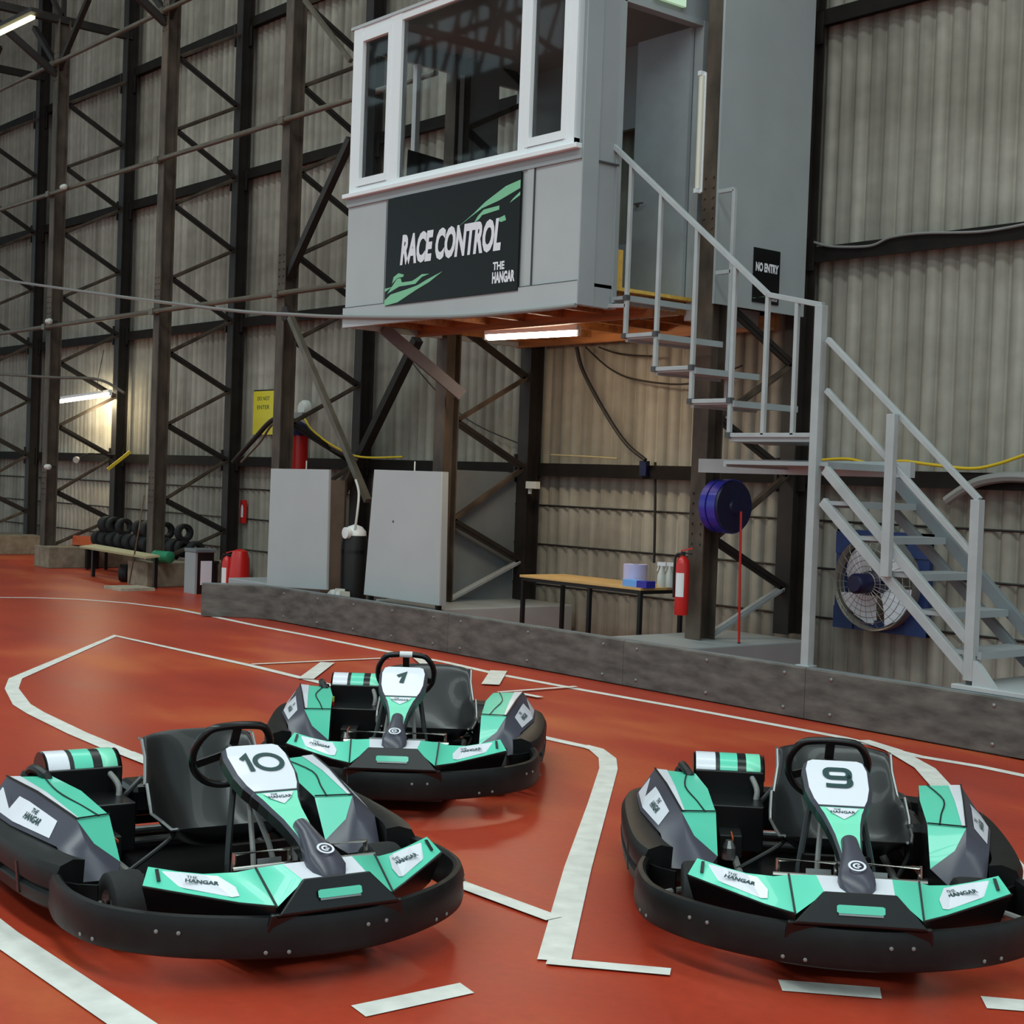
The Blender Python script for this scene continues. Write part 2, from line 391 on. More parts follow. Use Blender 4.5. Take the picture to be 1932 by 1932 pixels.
# ================================================================== STEEL FRAMES
YF, YB = 9.80, 11.0
BK = [.79, 1.85, 2.88, 3.93, 4.98, 6.05, 7.12, 8.2]
FR = [1.24, 2.33, 3.38, 4.46, 5.52, 6.6, 7.65]
def hsec(b, X, Y, z0, z1, m, w=.18, d=.2, t=.016):
    b.box((X-w/2, Y-d/2, z0), (X+w/2, Y-d/2+t, z1), m); b.box((X-w/2, Y+d/2-t, z0), (X+w/2, Y+d/2, z1), m)
    b.box((X-t/2, Y-d/2+t, z0), (X+t/2, Y+d/2-t, z1), m)
def frame(X, label, z0=.35, greyfoot=False, truss=True):
    root = empty('lattice_stanchion', (X, YF, z0), 0, label, 'steel frame', 'lattice frames along the wall')
    ch = []
    b = MB(); hsec(b, X, YF, z0, 9.0, 'steel')
    for z in (1.2, 4.0, 8.0):
        for dz in range(6):
            for sx in (-.05, .05): b.lathe((X+sx, YF-.102, z+dz*.09), (0, -1, 0), [(.011, -.005), (.011, .012)], 'steel', 6)
    ch.append(b.build('column'))
    b = MB(); hsec(b, X, YB, .35, 11.0, 'steel_dark')
    for z in (1.85, 3.93, 6.05, 8.2): b.box((X-.13, YB-.12, z-.16), (X-.1, YB+.14, z+.16), 'steel_dark'); b.box((X-.2, YB+.04, z-.15), (X+.1, YB+.055, z+.15), 'steel_dark')
    ch.append(b.build('column'))
    nodes = [(YF+.1, z0+.02)]
    for i in range(len(BK)):
        nodes.append((YB-.1, BK[i]))
        if i < len(FR): nodes.append((YF+.1, FR[i]))
    for i in range(len(nodes)-1):
        (ya, za), (yb, zb) = nodes[i], nodes[i+1]
        down = (yb > ya and zb < za) or (yb < ya and zb > za)
        th = .085 if down else .055
        mm = 'rail_grey' if (greyfoot and i == 0) else ('steel_dark' if down else 'steel')
        b = MB(); e = .06
        b.bar((X, ya, za+(e if ya < yb else -e)*0 ), (X, yb, zb), .09, .014, mm, up=(0, 0, 1)); 
        b.bar((X+.03, ya, za-.0), (X+.03, yb, zb), .014, th, mm, up=(0, 0, 1))
        ch.append(b.build('lattice_brace'))
    if truss:   # roof truss springing from the front column
        b = MB(); ys = [YF-i*1.7 for i in range(14)]
        zb_ = 9.0; top = [roof_z(y)-.35 for y in ys]
        b.bar((X, YB, zb_), (X, ys[-1], zb_), .12, .12, 'steel_dark'); 
        b.bar((X, YB, roof_z(YB)-.35), (X, -4, roof_z(-4)-.35), .12, .12, 'steel_dark'); b.bar((X, -4, roof_z(-4)-.35), (X, ys[-1], top[-1]), .12, .12, 'steel_dark')
        for i in range(13):
            b.bar((X, ys[i], zb_), (X, ys[i+1], top[i+1]), .07, .07, 'steel_dark'); b.bar((X, ys[i], zb_), (X, ys[i], top[i]), .07, .07, 'steel_dark')
        b.bar((X, YF-.1, 8.1), (X, YF-1.5, 9.0), .09, .1, 'steel_dark')
        ch.append(b.build('roof_truss'))
        b = MB()
        b.bar((X-.0, YF-.05, 8.2), (X-1.1, YF-.05, 9.1), .08, .08, 'steel_dark'); b.bar((X, YF-.05, 8.2), (X+1.1, YF-.05, 9.1), .08, .08, 'steel_dark')
        ch.append(b.build('knee_brace'))
    keepworld(ch, root); return root
XA, XC, XD, XE, XF = -23.82, -19.89, -16.42, -12.98, -9.11
frame(-31.3, 'dark lattice steel frame farthest along the wall')
frame(-27.6, 'dark lattice steel frame just inside the left edge of the photo')
frame(XA, 'brown lattice steel frame on the concrete block beside the tilted board')
frame(XC, 'brown lattice steel frame on the concrete block beside the grey bin')
frame(XD, 'brown lattice steel frame rising behind the narrower grey panel')
frame(XE, 'brown lattice steel frame passing up the left end of the control cabin', greyfoot=True)
frame(XF, 'brown lattice steel frame carrying the red extinguisher beside the stairs', greyfoot=True)
# longitudinal pipes clipped to the front of the frames
for (p, q, lab) in (((0, 170), (352, 0), 'brown steel pipe along the front of the frames, topmost'),
                    ((0, 400), (650, 185), 'brown steel pipe along the front of the frames, level with the cabin window'),
                    ((0, 637), (650, 525), 'brown steel pipe along the front of the frames, level with the cabin sign')):
    Y = YF-.15; a = PY(*p, Y); c = PY(*q, Y); z = (a.z+c.z)/2
    xe = -13.2 if p[1] > 300 else 0
    b = MB(); b.tube([(-46, Y, z), (xe, Y, z)], .035, 'pipe', 10)
    for X in (-27.6, XA, XC, XD): b.box((X-.06, Y-.045, z-.045), (X+.06, Y+.06, z+.045), 'pipe')
    tag(b.build('steel_pipe'), lab, 'pipe', 'pipes along the frame fronts')
b = MB(); P = cat_rom([PY(-60, 515, 8.9), PY(0, 527, 8.8), PY(200, 556, 8.65), PY(430, 585, 8.5), PY(560, 594, 8.44), PY(655, 598, 8.42), PY(850, 598, 8.43), PY(1000, 586, 8.435), PY(1086, 576, 8.44)], 6)
b.tube(P, .02, 'cable_grey', 8)
tag(b.build('steel_cable'), 'silver cable stretched across to the bottom edge of the cabin', 'cable')
# braces in the bay between the frames
def brace(a, c, w, h, m, lab, name='brace_bar'):
    b = MB(); b.bar(a, c, w, h, m, up=(0, 1, 0) if abs((Vector(c)-Vector(a)).y) < .5 else (0, 0, 1)); return tag(b.build(name), lab, 'brace')
brace(PY(545, 520, YF-.02+.0), PY(662, 262, YF-.02), .09, .09, 'steel_dark', 'dark diagonal brace rising from the frame to the left edge of the cabin window')
brace(PY(788, 640, YB-.16), PY(672, 878, YB-.16), .10, .12, 'steel_dark', 'dark diagonal brace coming down from under the cabin to the wall rail')
brace(PY(668, 880, YB-.17), PY(618, 985, YB-.17), .10, .12, 'steel', 'short brown brace seen in the gap between the two grey panels')
brace(PY(548, 598, YF-.2), PY(694, 945, YF-.2), .07, .07, 'pipe', 'long grey-brown raking strut leaning behind the wider grey panel')
brace(PY(575, 0, YF-.2), PY(662, 115, YF-.2), .05, .05, 'pipe', 'thin raking strut above the cabin window corner')
brace(PY(724, 620, 8.93), PY(872, 746, YF-.14), .12, .12, 'steel_purple', 'purplish square strut propping the underside of the cabin')
b = MB(); b.lathe(PY(540, 592, YF-.16), (0, -1, 0), [(.0, -.02), (.10, 0), (.10, .03), (0, .04)], 'steel_dark', 6); tag(b.build('clamp_plate'), 'small dark gusset plate bolted to the frame column at cable height', 'plate')
# boards fixed to the frames
b = MB(); b.box((XF+.12, YF-.14, PX(1361, 575, XF+.13).z), (XF+.145, YB-.12, 10.2), 'grey_panel' and 'grey_paint')
tag(b.build('infill_board'), 'tall flat grey board filling the frame beside the stairs', 'board')
b = MB(); b.box((XE-.12, YF+.1, .35), (XE-.10, YB-.1, 1.80), 'grey_dark')
tag(b.build('infill_board'), 'low dark grey board inside the frame foot beside the table', 'board')
# concrete feet
def plinth(x0, x1, y0, y1, z, m, lab, mtop=None):
    b = MB(); b.box((x0, y0, 0), (x1, y1, z), m)
    o = b.build('column_plinth', bevel=.012); tag(o, lab, 'plinth', 'plinths under the frames'); return o
plinth(-31.9, -30.8, 9.3, 11.1, .35, 'concrete', 'weathered concrete plinth farthest along the wall')
plinth(-28.2, -27.0, 9.3, 11.0, .35, 'concrete', 'weathered concrete plinth at the left edge of the photo')
_y = PX(91, 1060, -23.35).y
plinth(PY(64, 1058, _y).x, -23.35, _y, 11.1, .35, 'concrete', 'weathered concrete plinth under the column beside the tilted board')
_y = PX(277, 1090, -19.45).y
plinth(PY(240, 1088, _y).x, -19.45, _y, 11.1, .35, 'concrete', 'weathered concrete plinth between the stray tyre and the grey bin')
plinth(-16.9, -15.9, 9.35, 11.1, .33, 'grey_paint', 'grey painted plinth hidden behind the narrower grey panel')
plinth(-13.5, -12.25, 9.3, 11.1, .345, 'grey_paint', 'grey painted plinth behind the wider grey panel')
plinth(-9.6, -8.62, 9.12, 10.72, .345, 'grey_paint', 'grey painted plinth under the column with the extinguisher')
b = MB(); q = PY(1795, 1300, 8.80)
b.box((q.x, 8.79, .395), (q.x+2.2, 9.9, .43), 'grey_panel'); b.box((q.x+.35, 9.0, 0), (q.x+1.9, 9.8, .395), 'grey_paint')
tag(b.build('stair_plinth', bevel=.006), 'pale grey slab under the foot of the stairs', 'plinth')
# ------------------------------------------------------------------ track barrier
base = [G(380, 1163), G(480, 1166), G(550, 1170)]
BY = 8.80
xs_ = [G(550, 1170).x+.05]+[PY(px, 1250, BY).x for px in (849, 1182, 1527)]+[-5.2+0.0, -2.2]
def board(path, lab, z1):
    b = MB(); b.sweep(path, [(-.04, .012), (.04, .012), (.04, z1-.012), (.03, z1), (-.04, z1)], 'barrier')
    for (x, y) in (path[0], path[-1]):
        pass
    n = len(path); a = Vector(path[0][:2]); c = Vector(path[-1][:2]); d = (c-a).normalized(); L_ = (c-a).length; o = Vector((d.y, -d.x))
    ob = b.build('barrier_board'); e = MB(); e.sweep(path, [(-.036, z1+.0005), (.030, z1+.0005), (.026, z1+.004), (-.032, z1+.004)], 'grey_dark'); e.build('top_edge_highlight', ob); tag(ob, lab, 'track barrier', 'dark boards edging the track')  # paler strip on the board: light caught along its top, put in as colour
    k = max(2, int(L_/.62))
    for i in range(k):
        t = (i+.15)/(k-.7) * .94+.02
        for z in (.07, z1-.06):
            p = a+(c-a)*t
            if n > 2: continue
            e = MB(); e.lathe((p.x+o.x*.04, p.y+o.y*.04, z), (o.x, o.y, 0), [(.016, 0), (.014, .006), (.004, .01)], 'alu', 10)
            bo = e.build('bolt'); bo.parent = ob
    return ob
y_at = lambda x: BY
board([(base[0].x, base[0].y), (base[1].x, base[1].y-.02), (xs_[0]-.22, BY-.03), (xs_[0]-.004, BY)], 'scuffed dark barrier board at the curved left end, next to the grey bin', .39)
labs = ['scuffed dark barrier board in front of the two grey panels', 'scuffed dark barrier board in front of the table', 'scuffed dark barrier board behind the kart numbered nine and left of the tall grey post', 'scuffed dark barrier board below the stairs', 'scuffed dark barrier board running out of the right edge of the photo']
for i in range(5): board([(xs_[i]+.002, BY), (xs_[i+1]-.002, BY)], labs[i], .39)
# ================================================================== RACE CONTROL CABIN
CY0, CX0, CX1 = 8.47, -12.84, -9.33
# uniform rescale of the surveyed plane keeps the cabin between the two frames
CX0 = max(CX0, -12.87)
def cf(px, py): return PY(px, py, CY0)            # point on the cabin front
CX0 = cf(650, 618).x; CX1 = cf(1090, 575).x
CZ0 = (cf(650, 618).z+cf(1090, 575).z)/2; ZS = (cf(655, 372).z+cf(1085, 270).z)/2; ZT = cf(667, 60).z
CYB = 10.86
cab = empty('control_cabin', ((CX0+CX1)/2, CY0, CZ0), 0, 'raised grey control cabin with white framed windows, carried between two frames', 'cabin')
ch = []
T = .07
fx = lambda px, py=200: PY(px, py, CY0).x
b = MB()     # front wall below the sill
b.box((CX0, CY0, CZ0+.17), (CX1, CY0+T-.002, ZS-.04), 'grey_panel'); ch.append(b.build('front_panel'))
b = MB()     # fascia and cover strips
b.box((CX0-.01, CY0-.022, CZ0), (CX1+.01, CY0+.03, CZ0+.2), 'grey_panel')
xa, xb_ = cf(731, 480).x, cf(995, 440).x
for x in (xa-.015, xb_-.015): b.box((x, CY0-.012, CZ0+.2), (x+.11 if x < xb_-.1 else x+.09, CY0+.01, ZS-.05), 'grey_panel')
for x in (xa-.02, xb_+.08): b.box((x, CY0-.016, CZ0+.2), (x+.008, CY0-.0, ZS-.06), 'seam')
b.box((CX0, CY0-.02, ZS-.13), (CX1, CY0+.02, ZS-.045), 'grey_side')
b.box((CX0, CY0-.024, CZ0+.2), (CX1, CY0-.01, CZ0+.206), 'seam')
ch.append(b.build('cover_strip'))
b = MB(); b.box((CX0-.03, CY0-.07, ZS-.045), (CX1-.02, CY0+.05, ZS), 'white_frame'); ch.append(b.build('window_sill', bevel=.006))
# windows: four uprights, head and sill rails, three panes
wz0, wz1 = ZS, ZT
up = [(fx(667, 200), fx(683, 200)), (fx(736, 180), fx(757, 180)), (fx(985, 130), fx(1003, 130)), (fx(1071, 120), fx(1091, 120))]
gb = (cf(700, 340).z+cf(1035, 245).z)/2; gt = cf(690, 97).z
b = MB()
for (a, c) in up: b.box((a, CY0-.02, wz0), (c, CY0+.06, wz1), 'white_frame')
b.box((up[0][0], CY0-.015, wz0), (up[-1][1], CY0+.05, wz0+.06), 'white_frame'); b.box((up[0][0], CY0-.015, wz1-.07), (up[-1][1], CY0+.05, wz1), 'white_frame')
ch.append(b.build('window_frame'))
for i, (l, r) in enumerate(((up[0][1], up[1][0]), (up[1][1], up[2][0]), (up[2][1], up[3][0]))):
    if i != 1:   # opening sashes
        b = MB(); s_ = .055
        b.box((l-.03, CY0-.03, wz0+.065), (l+s_-.03, CY0+.02, wz1-.075), 'white_frame'); b.box((r-s_+.03, CY0-.03, wz0+.065), (r+.03, CY0+.02, wz1-.075), 'white_frame')
        b.box((l+s_-.03, CY0-.029, wz0+.065), (r-s_+.03, CY0+.02, wz0+.14), 'white_frame'); b.box((l+s_-.03, CY0-.029, wz1-.15), (r-s_+.03, CY0+.02, wz1-.075), 'white_frame')
        ch.append(b.build('sash'))
    b = MB(); b.box((l-.01, CY0+.012, wz0+.05), (r+.01, CY0+.018, wz1-.06), 'glass_clear'); k_ = b.mi('glass'); b.m[2] = k_; pn = b.build('window_pane'); ch.append(pn)
# roof and roof edge
b = MB(); b.box((CX0-.02, CY0-.03, wz1), (CX1+.02, CYB, wz1+.03), 'grey_panel'); b.box((CX0+.1, CY0+.15, wz1+.03), (CX1-.1, CYB, wz1+.06), 'grey_dark'); ch.append(b.build('roof'))
# side wall facing the stairs
X = CX1
yc = lambda px, py=420: PX(px, py, X).y
d0, d1 = yc(1166, 300), yc(1313, 300)
zh = PX(1328, 40, X).z
b = MB()
b.box((X-T, CY0+T, CZ0), (X, d0, wz1), 'grey_side'); b.box((X-T, d0, zh), (X, CYB, wz1), 'grey_side'); b.box((X-T, d1+.10, CZ0), (X, CYB, zh), 'grey_side')
b.box((up[3][1]-.01, CY0+.055, wz0), (X, CY0+T+.001, wz1), 'grey_side'); b.box((X, CY0-.01, CZ0), (X+.012, CY0+.17, wz1), 'grey_paint'); zt = PX(1125, 305, X).z
b.box((X, CY0+.17, zt), (X+.02, d0, zt+.015), 'seam')
ch.append(b.build('side_panel'))
b = MB(); b.box((X-.09, d0-.02, CZ0), (X+.015, d0+.03, zh), 'grey_paint'); b.box((X-.09, d1+.02, CZ0), (X+.02, d1+.12, zh), 'rail_grey'); b.box((X-.09, d0, zh-.05), (X+.015, d1+.1, zh), 'grey_paint')
ch.append(b.build('door_frame'))
# the door leaf stands open into the cabin
DY = d1-.03; lx = PY(1196, 300, DY).x
b = MB(); b.box((lx, DY, CZ0+.05), (X-.09, DY+.04, zh-.05), 'grey_gloss'); leaf = b.build('door_leaf'); ch.append(leaf)
hp = PY(1201, 387, DY-.0)
b = MB(); b.lathe((hp.x+.02, DY, hp.z), (0, -1, 0), [(.022, 0), (.022, .01), (.009, .012), (.009, .05)], 'alu', 12); b.tube([(hp.x+.02, DY-.045, hp.z), (hp.x+.13, DY-.045, hp.z)], .009, 'alu', 8)
hnd = b.build('door_handle')
# back wall with an opening, left wall with a window, floor, ceiling
b = MB(); 
b.box((CX0, CYB-.06, CZ0+.1), (X, CYB, CZ0+1.0), 'grey_paint'); b.box((CX0, CYB-.06, CZ0+2.2), (X, CYB, wz1), 'grey_paint')
b.box((-11.0, CYB-.06, CZ0+1.0), (X, CYB, CZ0+2.2), 'grey_paint'); b.box((CX0, CYB-.06, CZ0+1.0), (CX0+.5, CYB, CZ0+2.2), 'grey_paint'); ch.append(b.build('back_panel'))
b = MB(); zw = PX(820, 132, CX0).z; yw = [CY0+.25, PX(868, 220, CX0).y, PX(936, 200, CX0).y, PX(975, 190, CX0).y]
b.box((CX0, CY0+T, CZ0), (CX0+.05, CYB, CZ0+.95), 'grey_paint'); b.box((CX0, CY0+T, zw), (CX0+.05, CYB, wz1), 'grey_paint')
for (y0_, y1_) in ((CY0+T, yw[0]), (yw[1], yw[2]), (yw[3], CYB)): b.box((CX0, y0_, CZ0+.95), (CX0+.05, y1_, zw), 'grey_paint')
b.box((CX0-.01, yw[1]-.06, CZ0+.95), (CX0+.06, yw[1], zw), 'white_frame'); b.box((CX0-.01, PX(778, 220, CX0).y, CZ0+.95), (CX0+.06, PX(786, 220, CX0).y, zw), 'white_frame')
ch.append(b.build('side_panel'))
b = MB(); b.box((CX0, CY0+.03, CZ0+.17), (X, CYB, CZ0+.2), 'ply'); ch.append(b.build('cabin_floor'))
for i in range(7):
    x = CX0+.08+i*(CX1-CX0-.2)/6
    b = MB(); b.box((x, CY0+.03, CZ0+.05), (x+.05, CYB, CZ0+.17), 'wood'); ch.append(b.build('floor_joist'))
b = MB()
for y in (CY0+.9, CYB-.08): b.box((CX0, y, CZ0-.012), (X+.2 if y > 10 else X, y+.07, CZ0+.13), 'wood')
ch.append(b.build('cross_beam'))
# the sign on the front
sx0, sx1 = cf(735, 450).x, cf(985, 430).x; sz0 = (cf(733, 577).z+cf(985, 549).z)/2; sz1 = ZS-.14
b = MB(); b.box((sx0, CY0-.034, sz0), (sx1, CY0-.012, sz1), 'sign_black')
o = Vector((sx0, CY0-.034, sz0)); R_, U_ = Vector((1,0,0)), Vector((0,0,1)); W_ = sx1-sx0; H_ = sz1-sz0
def S(pts, m): b.decal([(x*W_, y*H_) for x, y in pts], m, o, R_, U_, .002)
mid = o+R_*(W_*.50)+U_*(H_*.50)
b.text('RACE CONTROL', H_*.285, 'sign_white', mid, R_, U_, width=W_*.76, shear=.2, bold=.05)
lo_ = o+R_*(W_*.905)+U_*(H_*.13)
b.text('THE', H_*.07, 'sign_white', lo_+R_*(-W_*.035)+U_*(H_*.10), R_, U_, width=W_*.08, bold=.04); b.text('HANGAR', H_*.10, 'sign_white', lo_, R_, U_, width=W_*.155, bold=.05)
for q in (((0,.0),(.11,.02),(.26,.115),(.36,.17),(.46,.25),(.34,.195),(.27,.155),(.18,.13),(.05,.10),(0,.05)), ((.02,.11),(.12,.165),(.25,.17),(.30,.225),(.36,.245),(.30,.25),(.25,.215),(.22,.2),(.14,.2),(.13,.24),(.10,.24)),
          ((.06,.20),(.07,.26),(.11,.29),(.155,.27),(.15,.25),(.10,.245)), ((0,.13),(.06,.17),(.0,.16)),
          ((1,.93),(.90,.90),(.76,.80),(.68,.72),(.54,.60),(.64,.68),(.74,.75),(.86,.79),(1,.86),(1,.9)), ((.68,.63),(.72,.66),(.74,.69),(.86,.71),(.86,.745),(.75,.735),(.71,.69)),
          ((.84,.63),(.9,.655),(.91,.61),(.875,.60)), ((.93,.75),(1,.80),(1,.83),(.95,.78))): S(q, 'sign_green')
sg = b.build('sign_board'); tag(sg, 'black RACE CONTROL sign with green flame shapes on the cabin front', 'sign')
# what stands in the cabin
b = MB(); q = cf(800, 330); b.box((-11.75, CY0+.35, CZ0+.95), (-10.2, CY0+.95, CZ0+.99), 'grey_dark'); 
for x in (-11.7, -10.25):
    b.box((x-.03, CY0+.4, CZ0+.2), (x+.03, CY0+.9, CZ0+.95), 'grey_dark')
tag(b.build('control_desk'), 'plain desk behind the cabin window', 'desk')
m0 = PY(806, 300, CY0+.55)
b = MB(); b.hexa([(m0.x-.16, CY0+.42, 4.62), (m0.x+.10, CY0+.68, 4.62), (m0.x+.12, CY0+.65, 4.62), (m0.x-.14, CY0+.39, 4.62),
                  (m0.x-.20, CY0+.46, 5.08), (m0.x+.06, CY0+.72, 4.98), (m0.x+.08, CY0+.69, 4.98), (m0.x-.18, CY0+.43, 5.08)], 'screen')
b.tube([(m0.x-.03, CY0+.55, CZ0+.99), (m0.x-.03, CY0+.55, 4.65)], .02, 'black'); b.lathe((m0.x-.03, CY0+.55, CZ0+.99), (0,0,1), [(.1, 0), (.1, .01)], 'black')
tag(b.build('monitor_screen'), 'dark screen turned away behind the middle cabin window', 'screen')
keepworld(ch, cab); hnd.parent = leaf
# exit sign over the door
e0 = PX(1262, 2, X+.01)
b = MB(); b.box((X+.012, e0.y-.2, e0.z-.02), (X+.05, e0.y+.18, e0.z+.16), 'exit_lit'); b.text('EXIT', .08, 'green', (X+.05, e0.y, e0.z+.08), (0,1,0), (0,0,1))
tag(b.build('exit_sign'), 'small lit green exit sign above the cabin door', 'sign')
b = MB(); q = PX(1172, 510, X-.3); 
# cardboard box just inside the doorway
b.box((X-.36, d0+.04, CZ0+.2), (X-.12, d0+.22, CZ0+.55), 'ply'); tag(b.build('cardboard_box'), 'brown box on the floor just inside the cabin doorway', 'box')
# tube lamp below the cabin
def batten(a, c, lab, on=True, r=.02, up=(0,0,1)):
    a, c = Vector(a), Vector(c); d = (c-a).normalized(); root = empty('tube_light', (a+c)/2, 0, lab, 'light'); L_ = []
    u = Vector(up)
    b = MB(); b.bar(a+u*.045, c+u*.045, .07, .05, 'white_frame', up=up); b.bar(a-d*.01-u*.0, a+d*.03, .04, .06, 'white_frame', up=up); b.bar(c-d*.03, c+d*.01, .04, .06, 'white_frame', up=up); L_.append(b.build('lamp_body'))
    b = MB(); b.tube([a+d*.03, c-d*.03], r, 'tube_on' if on else 'tube_off', 12); L_.append(b.build('lamp_tube'))
    keepworld(L_, root)
    return root
zt_ = CZ0-.07
ta, tb = G(918, 636, zt_), G(1092, 627, zt_)
batten(ta, tb, 'bright white tube light under the cabin floor', r=.035)
Yw = 10.7
batten(PY(110, 757, Yw), PY(208, 743, Yw), 'bright white tube light hung between frames at the left', r=.04)
pt = PX(1335, 140, XF-.12); pb = PX(1327, 365, XF-.12)
batten((pb.x, YF-.13, pb.z), (pt.x, YF-.13, pt.z), 'upright unlit tube light strapped to the column beside the cabin door', on=False, r=.025, up=(0,1,0))
b = MB(); p = PY(0, 62, 7.5); q = PY(62, 32, 7.5)
root = empty('high_bay_light', (p+q)/2, 0, 'long pale yellow light high up in the top left corner', 'light')
d = (q-p)
b.bar(p-d*1.2+Vector((0,0,.06)), q+d*.12+Vector((0,0,.06)), .16, .05, 'steel_dark'); l1 = b.build('lamp_body'); b = MB(); b.bar(p-d*1.2, q, .06, .04, 'skylight'); l2 = b.build('lamp_tube'); keepworld([l1, l2], root)
# black notice on the tall grey board
XB = XF+.146
n0, n1 = PX(1420, 466, XB), PX(1468, 570, XB)
ya, yb2 = PX(1420, 520, XB).y, PX(1469, 522, XB).y; z1_ = PX(1421, 466, XB).z; z0_ = PX(1418, 569, XB).z
b = MB(); b.box((XB, ya, z0_), (XB+.012, yb2, z1_), 'sign_black')
o = Vector((XB+.012, (ya+yb2)/2, z0_)); R_, U_ = Vector((0,1,0)), Vector((0,0,1)); hh = z1_-z0_; ww = yb2-ya
b.text('NO ENTRY', hh*.17, 'sign_white', o+U_*hh*.655, R_, U_, width=ww*.88, bold=.05)
b.decal([(-ww*.5, .03), (-ww*.1, .06), (0, hh*.13), (-ww*.28, hh*.09), (-ww*.5, hh*.07)], 'sign_green', o, R_, U_); b.text('THE HANGAR', hh*.05, 'sign_white', o+U_*hh*.08+R_*ww*.25, R_, U_, sx=.6)
tag(b.build('notice_board'), 'small black NO ENTRY notice on the tall grey board', 'sign')
# ================================================================== STAIRS
SY = 8.84; SB = 9.62
def sp(px, py, Y=None): return PY(px, py, Y or SY)
st = empty('stairs', (sp(1540, 820).x, SY, 0), 0, 'grey steel stairs rising from the slab up to the cabin door', 'stairs')
ch = []
xs = [sp(1180, 632).x, sp(1237, 665).x, sp(1305, 725).x, sp(1377, 790).x]; xp = sp(1540, 820).x
zs = [(sp(1180, 632).z+sp(1237, 632).z)/2, (sp(1237, 695).z+sp(1305, 695).z)/2, (sp(1305, 756).z+sp(1375, 757).z)/2, (sp(1375, 820).z+sp(1545, 822).z)/2]
tz = CZ0+.1
def tread(x0, x1, z, y0=SY, y1=SB, m='grey_paint', name='tread'):
    b = MB(); t = .03
    b.box((x0, y0, z-t), (x1, y1, z), m); b.box((x0, y0, z-.05), (x0+.03, y1, z-t), m); b.box((x1-.03, y0, z-.05), (x1, y1, z-t), m)
    o = b.build(name); ch.append(o); return o
tread(CX1+.02, xs[0]+.02, tz, name='landing')
tread(xs[0], xs[1]+.04, zs[0]); tread(xs[1], xs[2]+.04, zs[1]); tread(xs[2], xs[3]+.04, zs[2]); xq = PY(1548, 826, SB).x
b = MB(); b.hexa([(xs[3], SY, zs[3]-.05), (xp, SY, zs[3]-.05), (xq, SB, zs[3]-.05), (xs[3]-.25, SB, zs[3]-.05), (xs[3], SY, zs[3]), (xp, SY, zs[3]), (xq, SB, zs[3]), (xs[3]-.25, SB, zs[3])], 'grey_paint'); ch.append(b.build('landing'))
def rod(a, c, name='baluster', w=.034, m='rail_grey', up=(0,1,0)):
    b = MB(); b.bar(a, c, w, w, m, up=up); o = b.build(name, bevel=.003); ch.append(o); return o
# hand rail: from the cabin to the bend, then level to the post
h0 = sp(1157, 274); h1 = sp(1450, 556); h2 = sp(1553, 576)
hz = lambda x: h0.z+(h1.z-h0.z)*(x-h0.x)/(h1.x-h0.x) if x < h1.x else h1.z+(h2.z-h1.z)*(x-h1.x)/(h2.x-h1.x)
rod((h0.x, SY, h0.z), (h1.x, SY, h1.z), 'hand_rail', .04); rod((h1.x, SY, h1.z), (h2.x, SY, h2.z), 'hand_rail', .04)
rod((h0.x, SY, sp(1150, 577).z), (h0.x, SY, h0.z)); 
rod((h0.x, SY, sp(1150, 577).z), (xs[0], SY, sp(1180, 577).z), 'bottom_rail')
for i, x in enumerate(xs):
    rod((x, SY, zs[i]), (x, SY, hz(x)))
    if i < 3: rod((x, SY, zs[i]), (xs[i+1], SY, zs[i]), 'bottom_rail')
for px in (1444, 1500):
    x = sp(px, 700).x; rod((x, SY, zs[3]), (x, SY, hz(x)))
rod((xs[3], SY, zs[3]), (xp, SY, zs[3]), 'bottom_rail')
for i, x in enumerate(xs):
    for z in (zs[i], zs[i-1] if i else tz-.02): b = MB(); b.box((x-.022, SY-.03, z-.022), (x+.022, SY+.02, z+.022), 'seam'); ch.append(b.build('joint_bracket'))
# tall post standing on the barrier
b = MB(); b.box((xp-.035, SY-.035, .40), (xp+.035, SY+.035, h2.z), 'rail_grey'); b.box((xp-.06, SY-.06, .39), (xp+.06, SY+.045, .402), 'rail_grey'); ch.append(b.build('post', bevel=.003))
# intermediate platform just below and its beam to the column
zp = PY(1440, 872, SB).z
tread(xs[3]-.05, xp+.12, zp-.01, name='landing')
b = MB(); b.box((XF+.1, SB-.03, zp-.10), (PY(1722, 890, SB).x, SB+.03, zp+.02), 'rail_grey'); ch.append(b.build('platform_beam'))
# lower flight
n1 = sp(1836, 1276); n0 = sp(1845, 943); xn = sp(1838, 1100).x
sa, sb_ = sp(1558, 886), sp(1828, 1208); sc, sd = sp(1553, 946), sp(1826, 1268)
def slant(a, c, Y, w, h, name, m='rail_grey'):
    b = MB(); b.bar((a.x, Y, a.z), (c.x, Y, c.z), w, h, m, up=(0, 0, 1)); ch.append(b.build(name, bevel=.003))
slant(sa, sb_, SY, .05, .07, 'stringer'); slant(sc, sd, SY, .05, .07, 'stringer')
fa, fb = PY(1722, 893, SB), None
dx, dz = sb_.x-sa.x, sb_.z-sa.z
class _P: pass
def off(p, X, Z):
    q = _P(); q.x = p.x+X; q.z = p.z+Z; return q
slant(sa, off(sb_, .1, .1*dz/dx), SB, .05, .09, 'stringer', 'grey_dark'); slant(sc, off(sd, .1, .1*dz/dx), SB, .05, .07, 'stringer', 'grey_dark')
for k in range(5):
    t = .07+.215*k; x = sc.x+dx*t; z = sc.z+dz*t+.085
    tread(x-.07, x+.2, z, m='grey_side')
b = MB(); b.box((xn-.035, SY-.035, .46), (xn+.035, SY+.035, n0.z), 'rail_grey'); ch.append(b.build('post', bevel=.003)); b = MB(); b.box((xn-.02, SY-.02, .43), (xn+.02, SY+.02, .47), 'seam')
